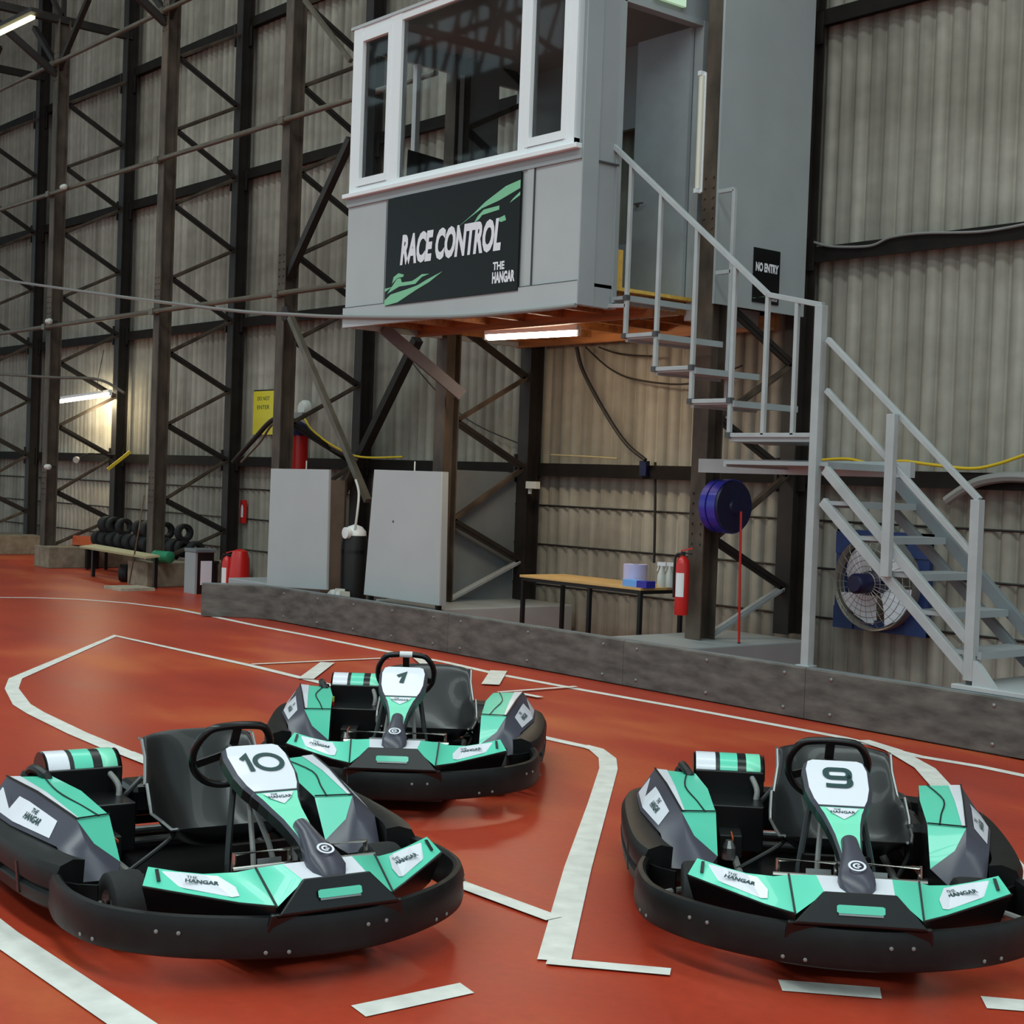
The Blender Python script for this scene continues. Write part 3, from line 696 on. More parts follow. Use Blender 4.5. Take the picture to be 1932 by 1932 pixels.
b.hexa([(xn+.035, SY-.03, .43), (xn+.20, SY-.03, .43), (xn+.20, SY+.03, .43), (xn+.035, SY+.03, .43), (xn+.035, SY-.03, .60), (xn+.05, SY-.03, .60), (xn+.05, SY+.03, .60), (xn+.035, SY+.03, .60)], 'grey_panel')
ch.append(b.build('post_foot'))
xm = sp(1686, 930).x; mz0, mz1 = sp(1681, 1088).z, sp(1692, 782).z
b = MB(); b.box((xm-.035, SY-.075, mz0), (xm+.035, SY-.026, mz1), 'rail_grey'); ch.append(b.build('post', bevel=.003))
r0, r1 = sp(1562, 640), sp(1848, 943); q0, q1 = sp(1560, 736), sp(1838, 1048)
slant(r0, r1, SY, .04, .04, 'hand_rail'); slant(q0, q1, SY, .04, .04, 'hand_rail')
# far side hand rail post of the upper flight
x = PY(1384, 420, SB).x; za = PY(1386, 357, SB).z
rod((x, SB, zs[2]), (x, SB, za)); rod((x, SB, za), (PY(1357, 357, SB).x, SB, za), 'hand_rail'); z = PY(1380, 512, SB).z; rod((x, SB, z), (PY(1352, 512, SB).x, SB, z), 'hand_rail')
keepworld(ch, st)
# ================================================================== THINGS BEHIND THE BARRIER
def cabinet(px, lab, d=.09, mark=False):
    P = [PY(x, y, 9.1) for x, y in px]     # bottom left, bottom right, top right, top left of the front
    root = empty('upright_panel', ((P[0].x+P[1].x)/2, 9.1, 0), 0, lab, 'panel', 'grey panels standing behind the barrier'); L_ = []
    b = MB(); D_ = Vector((0, d, 0)); F_ = Vector((0, .02, 0))
    b.hexa([P[0]+F_, P[1]+F_, P[1]+D_, P[0]+D_, P[3]+F_, P[2]+F_, P[2]+D_, P[3]+D_], 'grey_side'); L_.append(b.build('body'))
    b = MB(); b.plate([P[0], P[1], P[2], P[3]], .02, 'grey_panel', n=(0,-1,0)); L_.append(b.build('face_board', bevel=.003))
    for x in (P[0].x+.05, P[1].x-.09): b = MB(); b.box((x, 9.12, 0), (x+.04, 9.12+d*.6, min(P[0].z, P[1].z)+.0), 'black'); L_.append(b.build('foot'))
    if mark:
        c = PY(742, 984, 9.1); b = MB(); b.lathe((c.x, 9.1, c.z), (0,-1,0), [(.014, 0), (.01, .006)], 'seam', 10); L_.append(b.build('lock'))
    c = (P[2]+P[3])/2; b = MB(); b.tube([(c.x, 9.2, c.z-.0), (c.x, 9.2, c.z+.10)], .008, 'clear_plastic', 6); L_.append(b.build('rod'))
    keepworld(L_, root)
cabinet(((503, 1106), (615, 1113), (620, 886), (511, 884)), 'narrower flat grey panel standing behind the barrier, nearer the red fire sign', d=.035)
cabinet(((686, 1122), (828, 1143), (833, 890), (706, 886)), 'wider flat grey panel standing behind the barrier with a small dark spot', mark=True)
# black drum vacuum with a white head between the cabinets
c = PY(668, 1060, 9.42); zt = PY(668, 1010, 9.42).z; zh_ = PY(668, 990, 9.42).z
root = empty('drum_vacuum', (c.x, 9.42, 0), 0, 'black drum with a white domed head between the two grey panels', 'vacuum cleaner'); L_ = []
b = MB(); b.lathe((c.x, 9.42, 0), (0,0,1), [(.13, 0), (.15, .3), (.155, zt-.12), (.14, zt)], 'black', 24); b.lathe((c.x, 9.42, zt-.2), (0,0,1), [(.158, 0), (.158, .04)], 'plastic_black', 24); L_.append(b.build('body', smooth=True))
b = MB(); b.lathe((c.x, 9.42, zt), (0,0,1), [(.13, 0), (.125, .05), (.08, .1), (.0, .13)], 'white', 20); b.lathe((c.x+.05, 9.30, zt+.03), (0,-1,0), [(.065, 0), (.065, .05), (.0, .055)], 'white', 16); L_.append(b.build('head', smooth=True))
b = MB(); b.tube(cat_rom([(c.x+.08, 9.36, zt+.05), (c.x+.12, 9.36, zt+.25), PY(677, 930, 9.4), PY(671, 905, 9.4)], 6), .014, 'clear_plastic', 8); L_.append(b.build('hose')); keepworld(L_, root)
b = MB(); p, q = PY(612, 905, 10.1), PY(645, 1090, 10.1); b.box((p.x, 10.1, 0), (q.x, 10.13, p.z), 'brown_board'); tag(b.build('plank'), 'brown wooden board standing in the gap between the grey panels', 'board')
c = PY(645, 1090, 9.2)
b = MB(); rnd = random.Random(3)
for i in range(5):
    x = c.x-.12+i*.05; z = .34+rnd.random()*.06; b.hexa([(x-.05, 9.1, 0), (x+.07, 9.1, 0), (x+.07, 9.24, 0), (x-.05, 9.26, 0), (x-.02-rnd.random()*.05, 9.12, z), (x+.05, 9.1, z+.05), (x+.06, 9.22, z+.04), (x-.04, 9.24, z+.02)], 'white' if i % 2 else 'clear_plastic')
tag(b.build('waste_paper'), 'crumpled white packaging heaped at the foot of the black drum', 'packaging')
# red pressure bottle with dark cap
c = PY(560, 850, 10.2); z1 = PY(560, 822, 10.2).z; r = .15
root = empty('gas_cylinder', (c.x, 10.2, .33), 0, 'tall red cylinder with a dark cap behind the narrower grey panel', 'cylinder'); L_ = []
b = MB(); b.lathe((c.x, 10.2, .33), (0,0,1), [(r, 0), (r, z1-.33)], 'red', 28); L_.append(b.build('body', smooth=True))
b = MB(); b.lathe((c.x, 10.2, z1), (0,0,1), [(r+.01, 0), (r+.012, .08), (r*.8, .15), (r*.4, .18), (.0, .19)], 'blue_dark', 28); L_.append(b.build('cap', smooth=True)); keepworld(L_, root)
c = PY(562, 770, 10.95)
b = MB(); b.lathe((c.x, 11.1, c.z), (0,-1,0), [(.12, 0), (.12, .06), (.09, .1)], 'clear_plastic', 20); b.box((c.x-.1, 10.96, c.z-.16), (c.x+.1, 11.05, c.z-.06), 'cable_grey')
tag(b.build('bulkhead_light', smooth=True), 'round pale wall light above the red cylinder', 'light')
# yellow notice
Y_ = 11.17; a, c = PY(478, 820, Y_), PY(519, 737, Y_)
b = MB(); b.box((a.x, Y_-.015, a.z), (c.x, Y_, c.z), 'yellow'); o = Vector(((a.x+c.x)/2, Y_-.015, a.z)); h = c.z-a.z; w_ = c.x-a.x
b.text('DO NOT', h*.09, 'kdark', o+Vector((0, 0, h*.83)), (1,0,0), (0,0,1), width=w_*.6); b.text('ENTER', h*.09, 'kdark', o+Vector((0, 0, h*.63)), (1,0,0), (0,0,1), width=w_*.6)
b.box((a.x-.01, Y_-.01, c.z), (c.x+.01, Y_, c.z+.02), 'steel_dark')
tag(b.build('warning_sign'), 'tall yellow notice on the wall beside the brown column', 'sign')
b = MB(); b.tube(cat_rom([PY(440, 872, 10.6), PY(478, 830, 10.6), PY(515, 792, 10.5), PY(545, 790, 10.4), PY(580, 808, 10.4), PY(620, 843, 10.5), PY(670, 866, 10.7)], 6), .035, 'cable', 8)
b.tube(cat_rom([PY(455, 872, 10.55), PY(490, 835, 10.55), PY(518, 798, 10.45), PY(560, 796, 10.35), PY(600, 828, 10.4), PY(675, 868, 10.7)], 6), .016, 'pipe', 8)
tag(b.build('hose_bundle'), 'dark hoses arching over the red cylinder from the wall rail', 'hose')
b = MB(); b.tube(cat_rom([PY(575, 790, 10.3), PY(590, 812, 10.3), PY(630, 842, 10.45), PY(680, 862, 10.7), PY(760, 862, 11.0)], 6), .014, 'yellow_cable', 8)
tag(b.build('power_cable'), 'yellow cable running down from the hoses over the red cylinder', 'cable')
# red fire point sign
Y_ = 11.17; a, c = PY(450, 986, Y_), PY(466, 944, Y_); h = c.z-a.z; w_ = c.x-a.x
b = MB(); b.box((a.x, Y_-.012, a.z), (c.x, Y_, c.z), 'red'); o = Vector((a.x, Y_-.012, a.z))
b.decal([(w_*.35, h*.25), (w_*.65, h*.25), (w_*.65, h*.68), (w_*.55, h*.8), (w_*.45, h*.8), (w_*.35, h*.68)], 'white', o, (1,0,0), (0,0,1))
tag(b.build('fire_sign'), 'small red extinguisher sign high on the wall left of the grey panels', 'sign')
def extinguisher(x, y, z, r, h, lab, rz=0):
    root = empty('fire_extinguisher', (x, y, z), rz, lab, 'fire extinguisher', 'fire extinguishers'); 
    b = MB(); b.lathe((0,0,0), (0,0,1), [(r*.95, 0), (r, .015), (r, h*.74), (r*.8, h*.82), (r*.3, h*.87)], 'red', 24); b.build('cylinder', root, smooth=True)
    b = MB(); b.lathe((0,0,h*.86), (0,0,1), [(r*.3, 0), (r*.3, h*.07)], 'black', 12); b.bar((-.02, 0, h*.94), (r*1.5, 0, h*.99), .02, .012, 'red'); b.bar((-.02, 0, h*.92), (r*1.3, 0, h*.90), .02, .012, 'black'); b.build('valve', root)
    b = MB(); b.tube(cat_rom([(-.02, -.01, h*.9), (-r*1.0, -.02, h*.86), (-r*1.15, -.02, h*.6), (-r*1.1, -.02, h*.25)], 5), .011, 'black', 8); b.build('hose', root)
    b = MB(); n = 10
    for i in range(n):
        a0 = -PI/2-.65+1.3*i/n; a1 = -PI/2-.65+1.3*(i+1)/n; R = r+.002
        b.face([(R*math.cos(a0), R*math.sin(a0), h*.27), (R*math.cos(a1), R*math.sin(a1), h*.27), (R*math.cos(a1), R*math.sin(a1), h*.62), (R*math.cos(a0), R*math.sin(a0), h*.62)], 'white')
    b.build('label', root)
    return root
c = PY(1287, 1100, 9.58); zb0 = PY(1284, 1160, 9.58).z; zb1 = PY(1290, 1032, 9.58).z
extinguisher(c.x, 9.58, zb0, .062, zb1-zb0, 'red fire extinguisher with white label hung on the column by the table', .35)
c = PY(428, 1080, 9.9); extinguisher(c.x, 9.9, 0, .07, .62, 'red fire extinguisher standing beside the rounded red cover', .3)
c = PY(452, 1080, 10.0); z1 = PY(452, 1036, 10.0).z
b = MB(); b.lathe((c.x, 10.0, 0), (0,0,1), [(.15, 0), (.145, z1*.4), (.13, z1*.8), (.10, z1*.96), (.04, z1), (0, z1)], 'red', 20); tag(b.build('extinguisher_cover', smooth=True), 'rounded red extinguisher cover standing on the floor', 'cover')
# grey bin with a paper on its dark side
k = G(368, 1121); fl = G(346, 1117); 
x0, y0 = k.x-.30, k.y; x1 = k.x; y1 = k.y+.27; zt = PX(368, 1043, k.x).z
root = empty('waste_bin', ((x0+x1)/2, (y0+y1)/2, 0), 0, 'grey and black bin with a paper on its side, beside the barrier end', 'bin'); L_ = []
b = MB(); b.box((x0, y0, 0), (x1, y1, zt), 'black'); b.box((x0-.004, y0-.012, 0), (x1+.004, y0+.02, zt), 'grey_side'); L_.append(b.build('body'))
b = MB(); b.box((x0-.02, y0-.02, zt), (x1+.02, y1+.02, zt+.05), 'grey_dark'); L_.append(b.build('lid', bevel=.01))
b = MB(); b.box((x1+.001, y0+.07, zt*.22), (x1+.004, y1-.03, zt*.80), 'kwhite'); L_.append(b.build('notice_paper')); keepworld(L_, root)
# spare tyres in rows on a low rack
def tyre_mb(r, w):
    b = MB(); n = 12; P = []
    prof = [(r*.5, -w*.42), (r*.62, -w*.5), (r*.88, -w*.5), (r*.98, -w*.42), (r, -w*.25), (r, w*.25), (r*.98, w*.42), (r*.88, w*.5), (r*.62, w*.5), (r*.5, w*.42), (r*.5, -w*.42)]
    b.lathe((0,0,0), (1,0,0), prof, 'rubber', 20, caps=False); return b
rk0, rk1 = PY(185, 1030, 10.3).x, PY(385, 1030, 10.3).x; rz_ = .38
for (ra, rb_, lab) in ((rk0-.05, XC-.62, 'low dark rack of spare tyres left of the concrete block with the green canister'), (XC+.45, rk1+.1, 'low dark rack of spare tyres behind the grey bin')):
    root = empty('tyre_rack', ((ra+rb_)/2, 10.3, 0), 0, lab, 'rack', 'tyre racks'); L_ = []
    b = MB(); b.box((ra, 10.1, rz_-.04), (rb_, 10.5, rz_), 'black'); L_.append(b.build('shelf'))
    for x in (ra, rb_-.04):
        for y in (10.12, 10.44): b = MB(); b.box((x, y, 0), (x+.04, y+.04, rz_-.04), 'black'); L_.append(b.build('leg'))
    keepworld(L_, root)
tm = tyre_mb(.135, .13); first = tm.build('spare_tyre', smooth=True); k = 0
for j in range(2):
    n = int((rk1-rk0-.1)/.15)
    for i in range(n):
        if j == 1 and not (i % 9 in (1, 2, 3, 6)): continue
        if abs(rk0+.05+i*.15-XC) < .14: continue
        o_ = first if k == 0 else first.copy()
        if k: col.objects.link(o_)
        o_.location = (rk0+.05+i*.15, 10.3+(.04 if i % 2 else 0), rz_+.137+j*.235); 
        if abs(o_.location.x-XC) < .16: o_.location.x += .0
        tag(o_, 'small black kart tyre in the pile behind the concrete blocks' if j == 0 else 'small black kart tyre lying on top of the pile behind the concrete blocks', 'tyre', 'spare tyres on the rack'); k += 1
c = G(222, 1098)
o_ = first.copy(); col.objects.link(o_); o_.location = (c.x, c.y+.1, .137); o_.rotation_euler = (0, 0, .9); tag(o_, 'single black tyre standing on the red floor between the concrete blocks', 'tyre')
b = MB(); p = G(196, 1110); q = G(240, 1108); b.box((p.x, p.y, 0), (p.x+.55, p.y+.5, .04), 'concrete_light'); tag(b.build('floor_slab'), 'thin pale slab lying on the floor beside the single tyre', 'slab')
b = MB(); p = PY(150, 1030, 9.5); q = PY(275, 1050, 9.25); b.plate([p, q, q+Vector((.02, .2, .02)), p+Vector((.02, .25, .03))], .03, 'tan'); b.bar((p.x+.3, 9.6, 0), (p.x+.3, 9.6, p.z-.05), .05, .05, 'black'); b.bar((q.x-.2, 9.5, 0), (q.x-.2, 9.5, q.z-.02), .05, .05, 'black')
tag(b.build('leaning_board'), 'long cream board lying between the two concrete blocks', 'board')
c = PY(300, 1055, 9.62); b = MB(); b.lathe((c.x-.15, 9.62, .44), (1, .25, 0), [(.05, 0), (.085, .02), (.085, .34), (.05, .36)], 'green', 16); tag(b.build('green_canister', smooth=True), 'green canister lying on the concrete block in front of the tyres', 'canister')
b = MB(); b.hexa([PY(135, 1028, 10.2), PY(178, 1030, 10.2), PY(182, 1030, 10.45), PY(139, 1028, 10.45), PY(138, 1010, 10.2), PY(172, 1012, 10.2), PY(176, 1012, 10.45), PY(142, 1010, 10.45)], 'orange'); 
x_ = PY(158, 1029, 10.2).x; b.box((x_-.12, 10.25, 0), (x_+.12, 10.42, PY(135, 1029, 10.2).z), 'black')
tag(b.build('tool_box'), 'low faded orange box behind the first concrete block', 'box')
b = MB(); b.bar(PY(203, 886, 10.6), PY(246, 852, 10.95), .05, .05, 'yellow_cable'); tag(b.build('yellow_strap'), 'yellow strap wound on a slanting frame brace', 'strap')
b = MB(); b.tube([PY(244, 1100, 9.3), PY(262, 1000, 9.3), PY(272, 935, 9.5)], .012, 'brown_board', 6); tag(b.build('thin_pole'), 'thin brown pole leaning against the column with the green canister', 'pole')
for (p, lab) in (((120, 353), 'small white clamp on the column, high above the left tube light'), ((92, 606), 'small white clamp on the column, just above the left tube light'), ((90, 881), 'small white fitting on the column, below the left tube light')):
    c = PY(p[0], p[1], YF-.24); b = MB(); b.lathe(c, (1, 0, 0), [(.02, -.07), (.045, -.05), (.045, .05), (.02, .07)], 'clear_plastic', 12); b.box((c.x-.02, c.y, c.z-.02), (c.x+.02, YF-.1, c.z+.02), 'steel_dark')
    tag(b.build('pipe_clamp', smooth=True), lab, 'clamp')
c = PY(146, 866, 10.3); b = MB(); b.lathe(c, (.6, -.7, -.3), [(.02, -.05), (.045, .0), (.055, .06)], 'clear_plastic', 14); b.tube([c, c+Vector((0, .2, .1)), c+Vector((.15, .6, .1))], .012, 'cable', 6); tag(b.build('spot_lamp', smooth=True), 'pale spot lamp on the wall rail behind the left tube light', 'lamp')
# table with cleaning things
tx0, tx1, ty0, ty1 = -11.55, -9.80, 9.72, 10.32
root = empty('folding_table', ((tx0+tx1)/2, ty0, 0), 0, 'light wood table with thin black legs behind the barrier', 'table'); L_ = []
b = MB(); b.box((tx0, ty0, .725), (tx1, ty1, .75), 'table_top'); b.box((tx0+.01, ty0+.01, .69), (tx1-.01, ty1-.01, .725), 'black'); L_.append(b.build('tabletop', bevel=.003))
for x, y in ((tx0+.03, ty0+.03), (tx1-.03, ty0+.03), (tx0+.03, ty1-.03), (tx1-.03, ty1-.03), ((tx0+tx1)/2+.15, ty0+.03)):
    b = MB(); b.box((x-.018, y-.018, 0), (x+.018, y+.018, .69), 'black'); L_.append(b.build('leg'))
keepworld(L_, root)
c = G(1195, 1104, .75); 
root = empty('paper_roll', (c.x, 9.95, .75), 0, 'large lilac-white paper roll standing on the table', 'paper roll')
b = MB(); b.lathe((0,0,0), (0,0,1), [(.115, 0), (.115, .20)], 'lilac', 28); b.lathe((0,0,.19), (0,0,1), [(.03, 0), (.03, .012)], 'brown_board', 12); b.build('roll', root, smooth=True)
c = G(1230, 1107, .75); b = MB(); b.box((c.x-.16, 9.74, .75), (c.x+.03, 9.86, .815), 'blue_light'); b.box((c.x+.03, 9.74, .75), (c.x+.16, 9.86, .815), 'blue'); tag(b.build('wipes_box', bevel=.004), 'long light blue and dark blue packet at the front of the table', 'packet')
for i, (px, Y_) in enumerate(((1248, 10.05), (1263, 10.1))):
    c = PY(px, 1095, Y_)
    root = empty('spray_bottle', (c.x, Y_, .75), .4, ['white spray bottle on the table, nearer the paper roll', 'white spray bottle on the table, nearer the extinguisher'][i], 'spray bottle', 'spray bottles')
    b = MB(); b.lathe((0,0,0), (0,0,1), [(.04, 0), (.042, .02), (.04, .11), (.018, .17), (.013, .2)], 'clear_plastic', 16); b.build('bottle', root, smooth=True)
    b = MB(); b.box((-.045, -.012, .2), (.04, .012, .235), 'white'); b.bar((-.03, 0, .2), (-.045, 0, .15), .012, .01, 'white'); b.build('trigger', root)
# hose reel on the column
cc = PX(1386, 956, -8.76)
root = empty('hose_reel', (cc.x, cc.y, cc.z), 0, 'round blue hose reel mounted on the column above the plinth', 'hose reel'); L_ = []
b = MB(); b.lathe((-9.0, cc.y, cc.z), (1,0,0), [(.19, 0), (.235, .03), (.235, .10), (.22, .105), (.22, .12), (.24, .125), (.24, .22)], 'blue', 40, caps=True); L_.append(b.build('drum', smooth=True))
b = MB(); b.lathe((-8.779, cc.y, cc.z), (1,0,0), [(.232, 0), (.225, .02), (.07, .022), (.06, .04), (0, .04)], 'blue_dark', 40); L_.append(b.build('cover', smooth=True))  # reel face in darker blue than the drum: its shade is put into the colour
b = MB(); p = PX(1398, 965, -8.72); q = PX(1394, 1212, -8.72)
b.tube([p, (p.x, (p.y+q.y)/2, (p.z+q.z)/2), q], .011, 'red', 8); b.tube([q, (q.x, q.y, q.z-.08)], .014, 'black', 8); L_.append(b.build('hose')); keepworld(L_, root)
# fan on the wall
cF = PY(1655, 1100, 10.95); a, d_ = PY(1582, 1178, 11.05), PY(1728, 1030, 11.05)
root = empty('wall_fan', (cF.x, 11.0, cF.z), 0, 'round guarded fan on a blue square frame seen under the stairs', 'fan'); L_ = []
hw = .5
b = MB(); x0, x1, z0, z1 = cF.x-hw, cF.x+hw, cF.z-.44, cF.z+.46
for (xa, xb2, za, zb2) in ((x0, x0+.13, z0, z1), (x1-.13, x1, z0, z1), (x0, x1, z0, z0+.1), (x0, x1, z1-.1, z1)): b.box((xa, 11.0, za), (xb2, 11.06, zb2), 'fan_blue')
for sx in (-1, 1):
    for sz in (-1, 1): b.box((cF.x+sx*hw-(.22 if sx > 0 else 0), 10.985, cF.z+sz*.44-(.2 if sz > 0 else 0)), (cF.x+sx*hw+(.22 if sx < 0 else 0), 11.0, cF.z+sz*.44+(.2 if sz < 0 else 0)), 'fan_blue')
L_.append(b.build('frame'))
b = MB(); b.lathe((cF.x, 11.05, cF.z), (0,-1,0), [(.41, 0), (.41, .16), (.425, .17), (.425, .0)], 'meshgrey', 40, caps=False); L_.append(b.build('shroud', smooth=True))
b = MB()
for i in range(8):
    r = .05+i*.051; n = 40; dep = .17+.10*math.sqrt(max(0, 1-(r/.415)**2)); b.tube([(cF.x+r*math.cos(2*PI*t/n), 11.05-dep, cF.z+r*math.sin(2*PI*t/n)) for t in range(n)], .0035, 'meshgrey', 4, closed=True)
for i in range(28):
    an = 2*PI*i/28; b.tube([(cF.x+r*math.cos(an), 11.05-(.17+.10*math.sqrt(max(0, 1-(r/.415)**2))), cF.z+r*math.sin(an)) for r in (.05, .12, .2, .28, .35, .413)], .003, 'meshgrey', 4)
L_.append(b.build('guard'))
for i in range(4):
    an = 2*PI*i/4+.9; b = MB(); R0 = Matrix.Rotation(-an, 3, 'Y')
    rows = []
    for r in (.09, .19, .29, .39):
        w_ = .5*(.6+r*1.6); rows.append([Vector((cF.x, 10.97, cF.z))+R0 @ Vector((r*math.cos(t), .04*t/w_, r*math.sin(t))) for t in (-w_, -w_/2, 0, w_/2, w_)])
    b.grid(rows, 'kwhite'); L_.append(b.build('blade', smooth=True, solid=.006))
b = MB(); b.lathe((cF.x, 10.98, cF.z), (0,-1,0), [(.11, 0), (.11, .14), (.09, .16), (.09, .34), (.07, .37), (0, .37)], 'blue_dark', 24); L_.append(b.build('motor', smooth=True)); keepworld(L_, root)
# services on the wall
def cable(px, Y, r, m, lab, name='wall_cable', cat='cable'):
    b = MB(); b.tube(cat_rom([PY(x, y, Y) for x, y in px], 6), r, m, 8); tag(b.build(name, smooth=True), lab, cat)
cable([(1548, 868), (1600, 866), (1650, 876), (1700, 870), (1760, 877), (1830, 884), (1880, 876), (1945, 854)], 11.03, .014, 'yellow_cable', 'yellow cable lying along the wall rail behind the stairs')
cable([(1786, 945), (1815, 925), (1850, 908), (1900, 900), (1950, 902)], 11.0, .045, 'cable_grey', 'thick grey pipe bending along the wall at the right edge', 'service_pipe', 'pipe')
cable([(1088, 655), (1100, 700), (1140, 775), (1180, 835), (1218, 868)], 10.95, .022, 'cable', 'thick black cable hanging from the cabin floor to the wall rail')
cable([(1105, 655), (1150, 695), (1200, 716), (1300, 724), (1400, 690)], 11.0, .010, 'cable', 'thin cable sagging across the wall below the cabin')
cable([(1130, 655), (1170, 668), (1230, 672)], 11.0, .009, 'cable', 'thin short cable loop right under the cabin')
cable([(1236, 872), (1236, 960), (1234, 1062)], 11.12, .014, 'cable', 'dark upright conduit on the wall above the table')
cable([(1536, 457), (1570, 465), (1640, 464), (1680, 448), (1740, 440), (1850, 437), (1940, 422)], 11.03, .012, 'cable_grey', 'grey cables lying on the wall rail right of the tall board')
cable([(1040, 858), (1080, 860), (1120, 862), (1165, 865)], 11.03, .01, 'tan', 'dull yellow cable on the wall rail above the table')
cable([(190, 690), (196, 660), (185, 715), (183, 745)], 10.9, .006, 'cable', 'thin wire hanging above the left tube light')
cable([(0, 706), (100, 712), (185, 716), (235, 742)], 9.55, .022, 'pipe', 'thin brown pipe running just above the left tube light', 'steel_pipe', 'pipe')
cable([(765, 655), (790, 700), (880, 790), (1000, 845)], 11.1, .008, 'cable', 'thin slack cable on the wall between the wider grey panel and the cabin')
c = PY(1212, 882, 11.0); b = MB(); b.box((c.x-.05, 11.0, c.z-.09), (c.x+.05, 11.06, c.z+.07), 'blue_dark'); tag(b.build('junction_box', bevel=.005), 'small dark blue box on the wall rail where the black cable ends', 'box')
c = PY(1000, 915, 10.8); b = MB(); b.box((c.x-.1, 10.82, c.z-.04), (c.x+.08, 10.88, c.z+.04), 'clear_plastic'); b.box((c.x-.1, 10.86, c.z-.1), (c.x-.06, 10.88, c.z+.02), 'clear_plastic'); tag(b.build('cable_clip'), 'pale broken fitting on the dark column left of the table', 'fitting')
# ================================================================== GO KARTS
def mir(P, s): return [Vector((p[0], p[1]*s, p[2])) for p in P]
def kart(num, loc, rz, label, tape=False):
    root = empty('go_kart', (loc[0], loc[1], 0), rz, label, 'go kart', 'parked rental karts')
    def part(b, name, parent=None, **kw): return b.build(name, parent or root, **kw)
    # ---- floor tray and chassis rails
    b = MB(); b.plate([(-.95, -.46, .06), (.0, -.46, .06), (.15, -.33, .06), (.62, -.30, .06), (.90, -.24, .06), (.90, .24, .06), (.62, .30, .06), (.15, .33, .06), (.0, .46, .06), (-.95, .46, .06)], .012, 'plastic_black', n=(0,0,1)); part(b, 'floor_tray')
    for s in (-1, 1):
        b = MB(); b.tube(cat_rom([(-.95, s*.33, .10), (-.4, s*.33, .10), (.1, s*.31, .09), (.6, s*.25, .09), (1.0, s*.17, .10)], 5), .016, 'cable_grey', 8)
        b.tube(cat_rom([(-.6, s*.33, .12), (-.5, s*.55, .14), (-.1, s*.58, .14), (.05, s*.32, .12)], 5), .014, 'black', 8); part(b, 'chassis_rail', smooth=True)
    for x in (-.62, .18, .98): b = MB(); b.tube([(x, -.33 if x < .9 else -.17, .095), (x, .33 if x < .9 else .17, .095)], .014, 'cable_grey', 8); part(b, 'cross_tube')
    # ---- bumper band round the nose
    half = [(.28, .725), (.42, .742), (.56, .735), (.72, .695), (.86, .60), (.98, .46), (1.075, .28), (1.125, .10)]
    path = cat_rom([(x, -y, 0) for x, y in half]+[(x, y, 0) for x, y in half[::-1]], 5)
    path = [(p[0], p[1]) for p in path]
    sec = [(-.03, .104), (.0, .098), (.014, .106), (.018, .13), (.015, .16), (.017, .205), (.005, .236), (-.012, .240), (-.024, .23)]
    b = MB(); b.sweep(path, sec, 'bumper'); fb = part(b, 'front_bumper', smooth=True)
    b = MB()
    for i, p in enumerate(path):
        if i % 9 in (4, 6) and 8 < i < len(path)-8:
            q = Vector(path[min(i+1, len(path)-1)])-Vector(path[i-1]); o = Vector((q.y, -q.x)).normalized(); z = .125 if (i//9) % 2 else .185
            b = MB(); b.lathe((p[0]+o.x*.014, p[1]+o.y*.014, z), (o.x, o.y, 0), [(.007, 0), (.007, .006), (.003, .008)], 'cable_grey', 8); part(b, 'bumper_bolt', fb)
    for s in (-1, 1):     # brackets between band and wheel
        b = MB()
        b.tube(cat_rom([(.46, s*.70, .12), (.40, s*.62, .13), (.30, s*.52, .12), (.2, s*.34, .10)], 5), .013, 'cable_grey', 8)
        part(b, 'bumper_bracket'); b = MB(); b.tube([(1.08, s*.15, .15), (.9, s*.17, .11)], .013, 'cable_grey', 8); part(b, 'bumper_bracket'); b = MB()
        b.sweep([(.30, s*.705), (.36, s*.66), (.40, s*.60)] if s < 0 else [(.40, .60), (.36, .66), (.30, .705)], [(-.006, .10), (.006, .10), (.006, .21), (-.006, .21)], 'bumper')
        part(b, 'bumper_bracket')
    # ---- side bumpers and rear bumper
    for s in (-1, 1):
        P = [(.30, .705), (.18, .745), (0, .775), (-.3, .80), (-.6, .81), (-.8, .79), (-.93, .72), (-.985, .62)]
        if s < 0: P = [(x, -y) for x, y in P][::-1]
        pth = [(p[0], p[1]) for p in cat_rom([(x, y, 0) for x, y in P], 4)]
        b = MB(); b.sweep(pth, [(-.09, .10), (.0, .095), (.016, .11), (.02, .15), (.002, .165), (.018, .18), (.02, .235), (.004, .265), (-.05, .28), (-.1, .27)], 'bumper'); sbm = part(b, 'side_bumper', smooth=True)
        for x0 in (-.42, -.2, .02):
            y = lambda x: (.80 if x < -.3 else .80-(x+.3)*.08)+.0215
            b = MB()
            for dx in (0,):
                xx = x0+dx; b.hexa([(xx, s*(y(xx)-.02), .115), (xx+.03, s*(y(xx)-.02), .115), (xx+.03, s*(y(xx)-.005), .115), (xx, s*(y(xx)-.005), .115), (xx-.03, s*(y(xx)-.02), .225), (xx, s*(y(xx)-.02), .225), (xx, s*(y(xx)-.0005), .225), (xx-.03, s*(y(xx)-.0005), .225)], 'plastic_black')
            part(b, 'bumper_rib', sbm)
    b = MB(); b.sweep([(p[0], p[1]) for p in cat_rom([(-.985, -.60, 0), (-1.03, -.5, 0), (-1.05, -.3, 0), (-1.055, 0, 0), (-1.05, .3, 0), (-1.03, .5, 0), (-.985, .60, 0)][::-1], 4)], [(-.09, .08), (.0, .07), (.025, .12), (.025, .22), (.0, .27), (-.09, .26)], 'bumper'); part(b, 'rear_bumper', smooth=True)
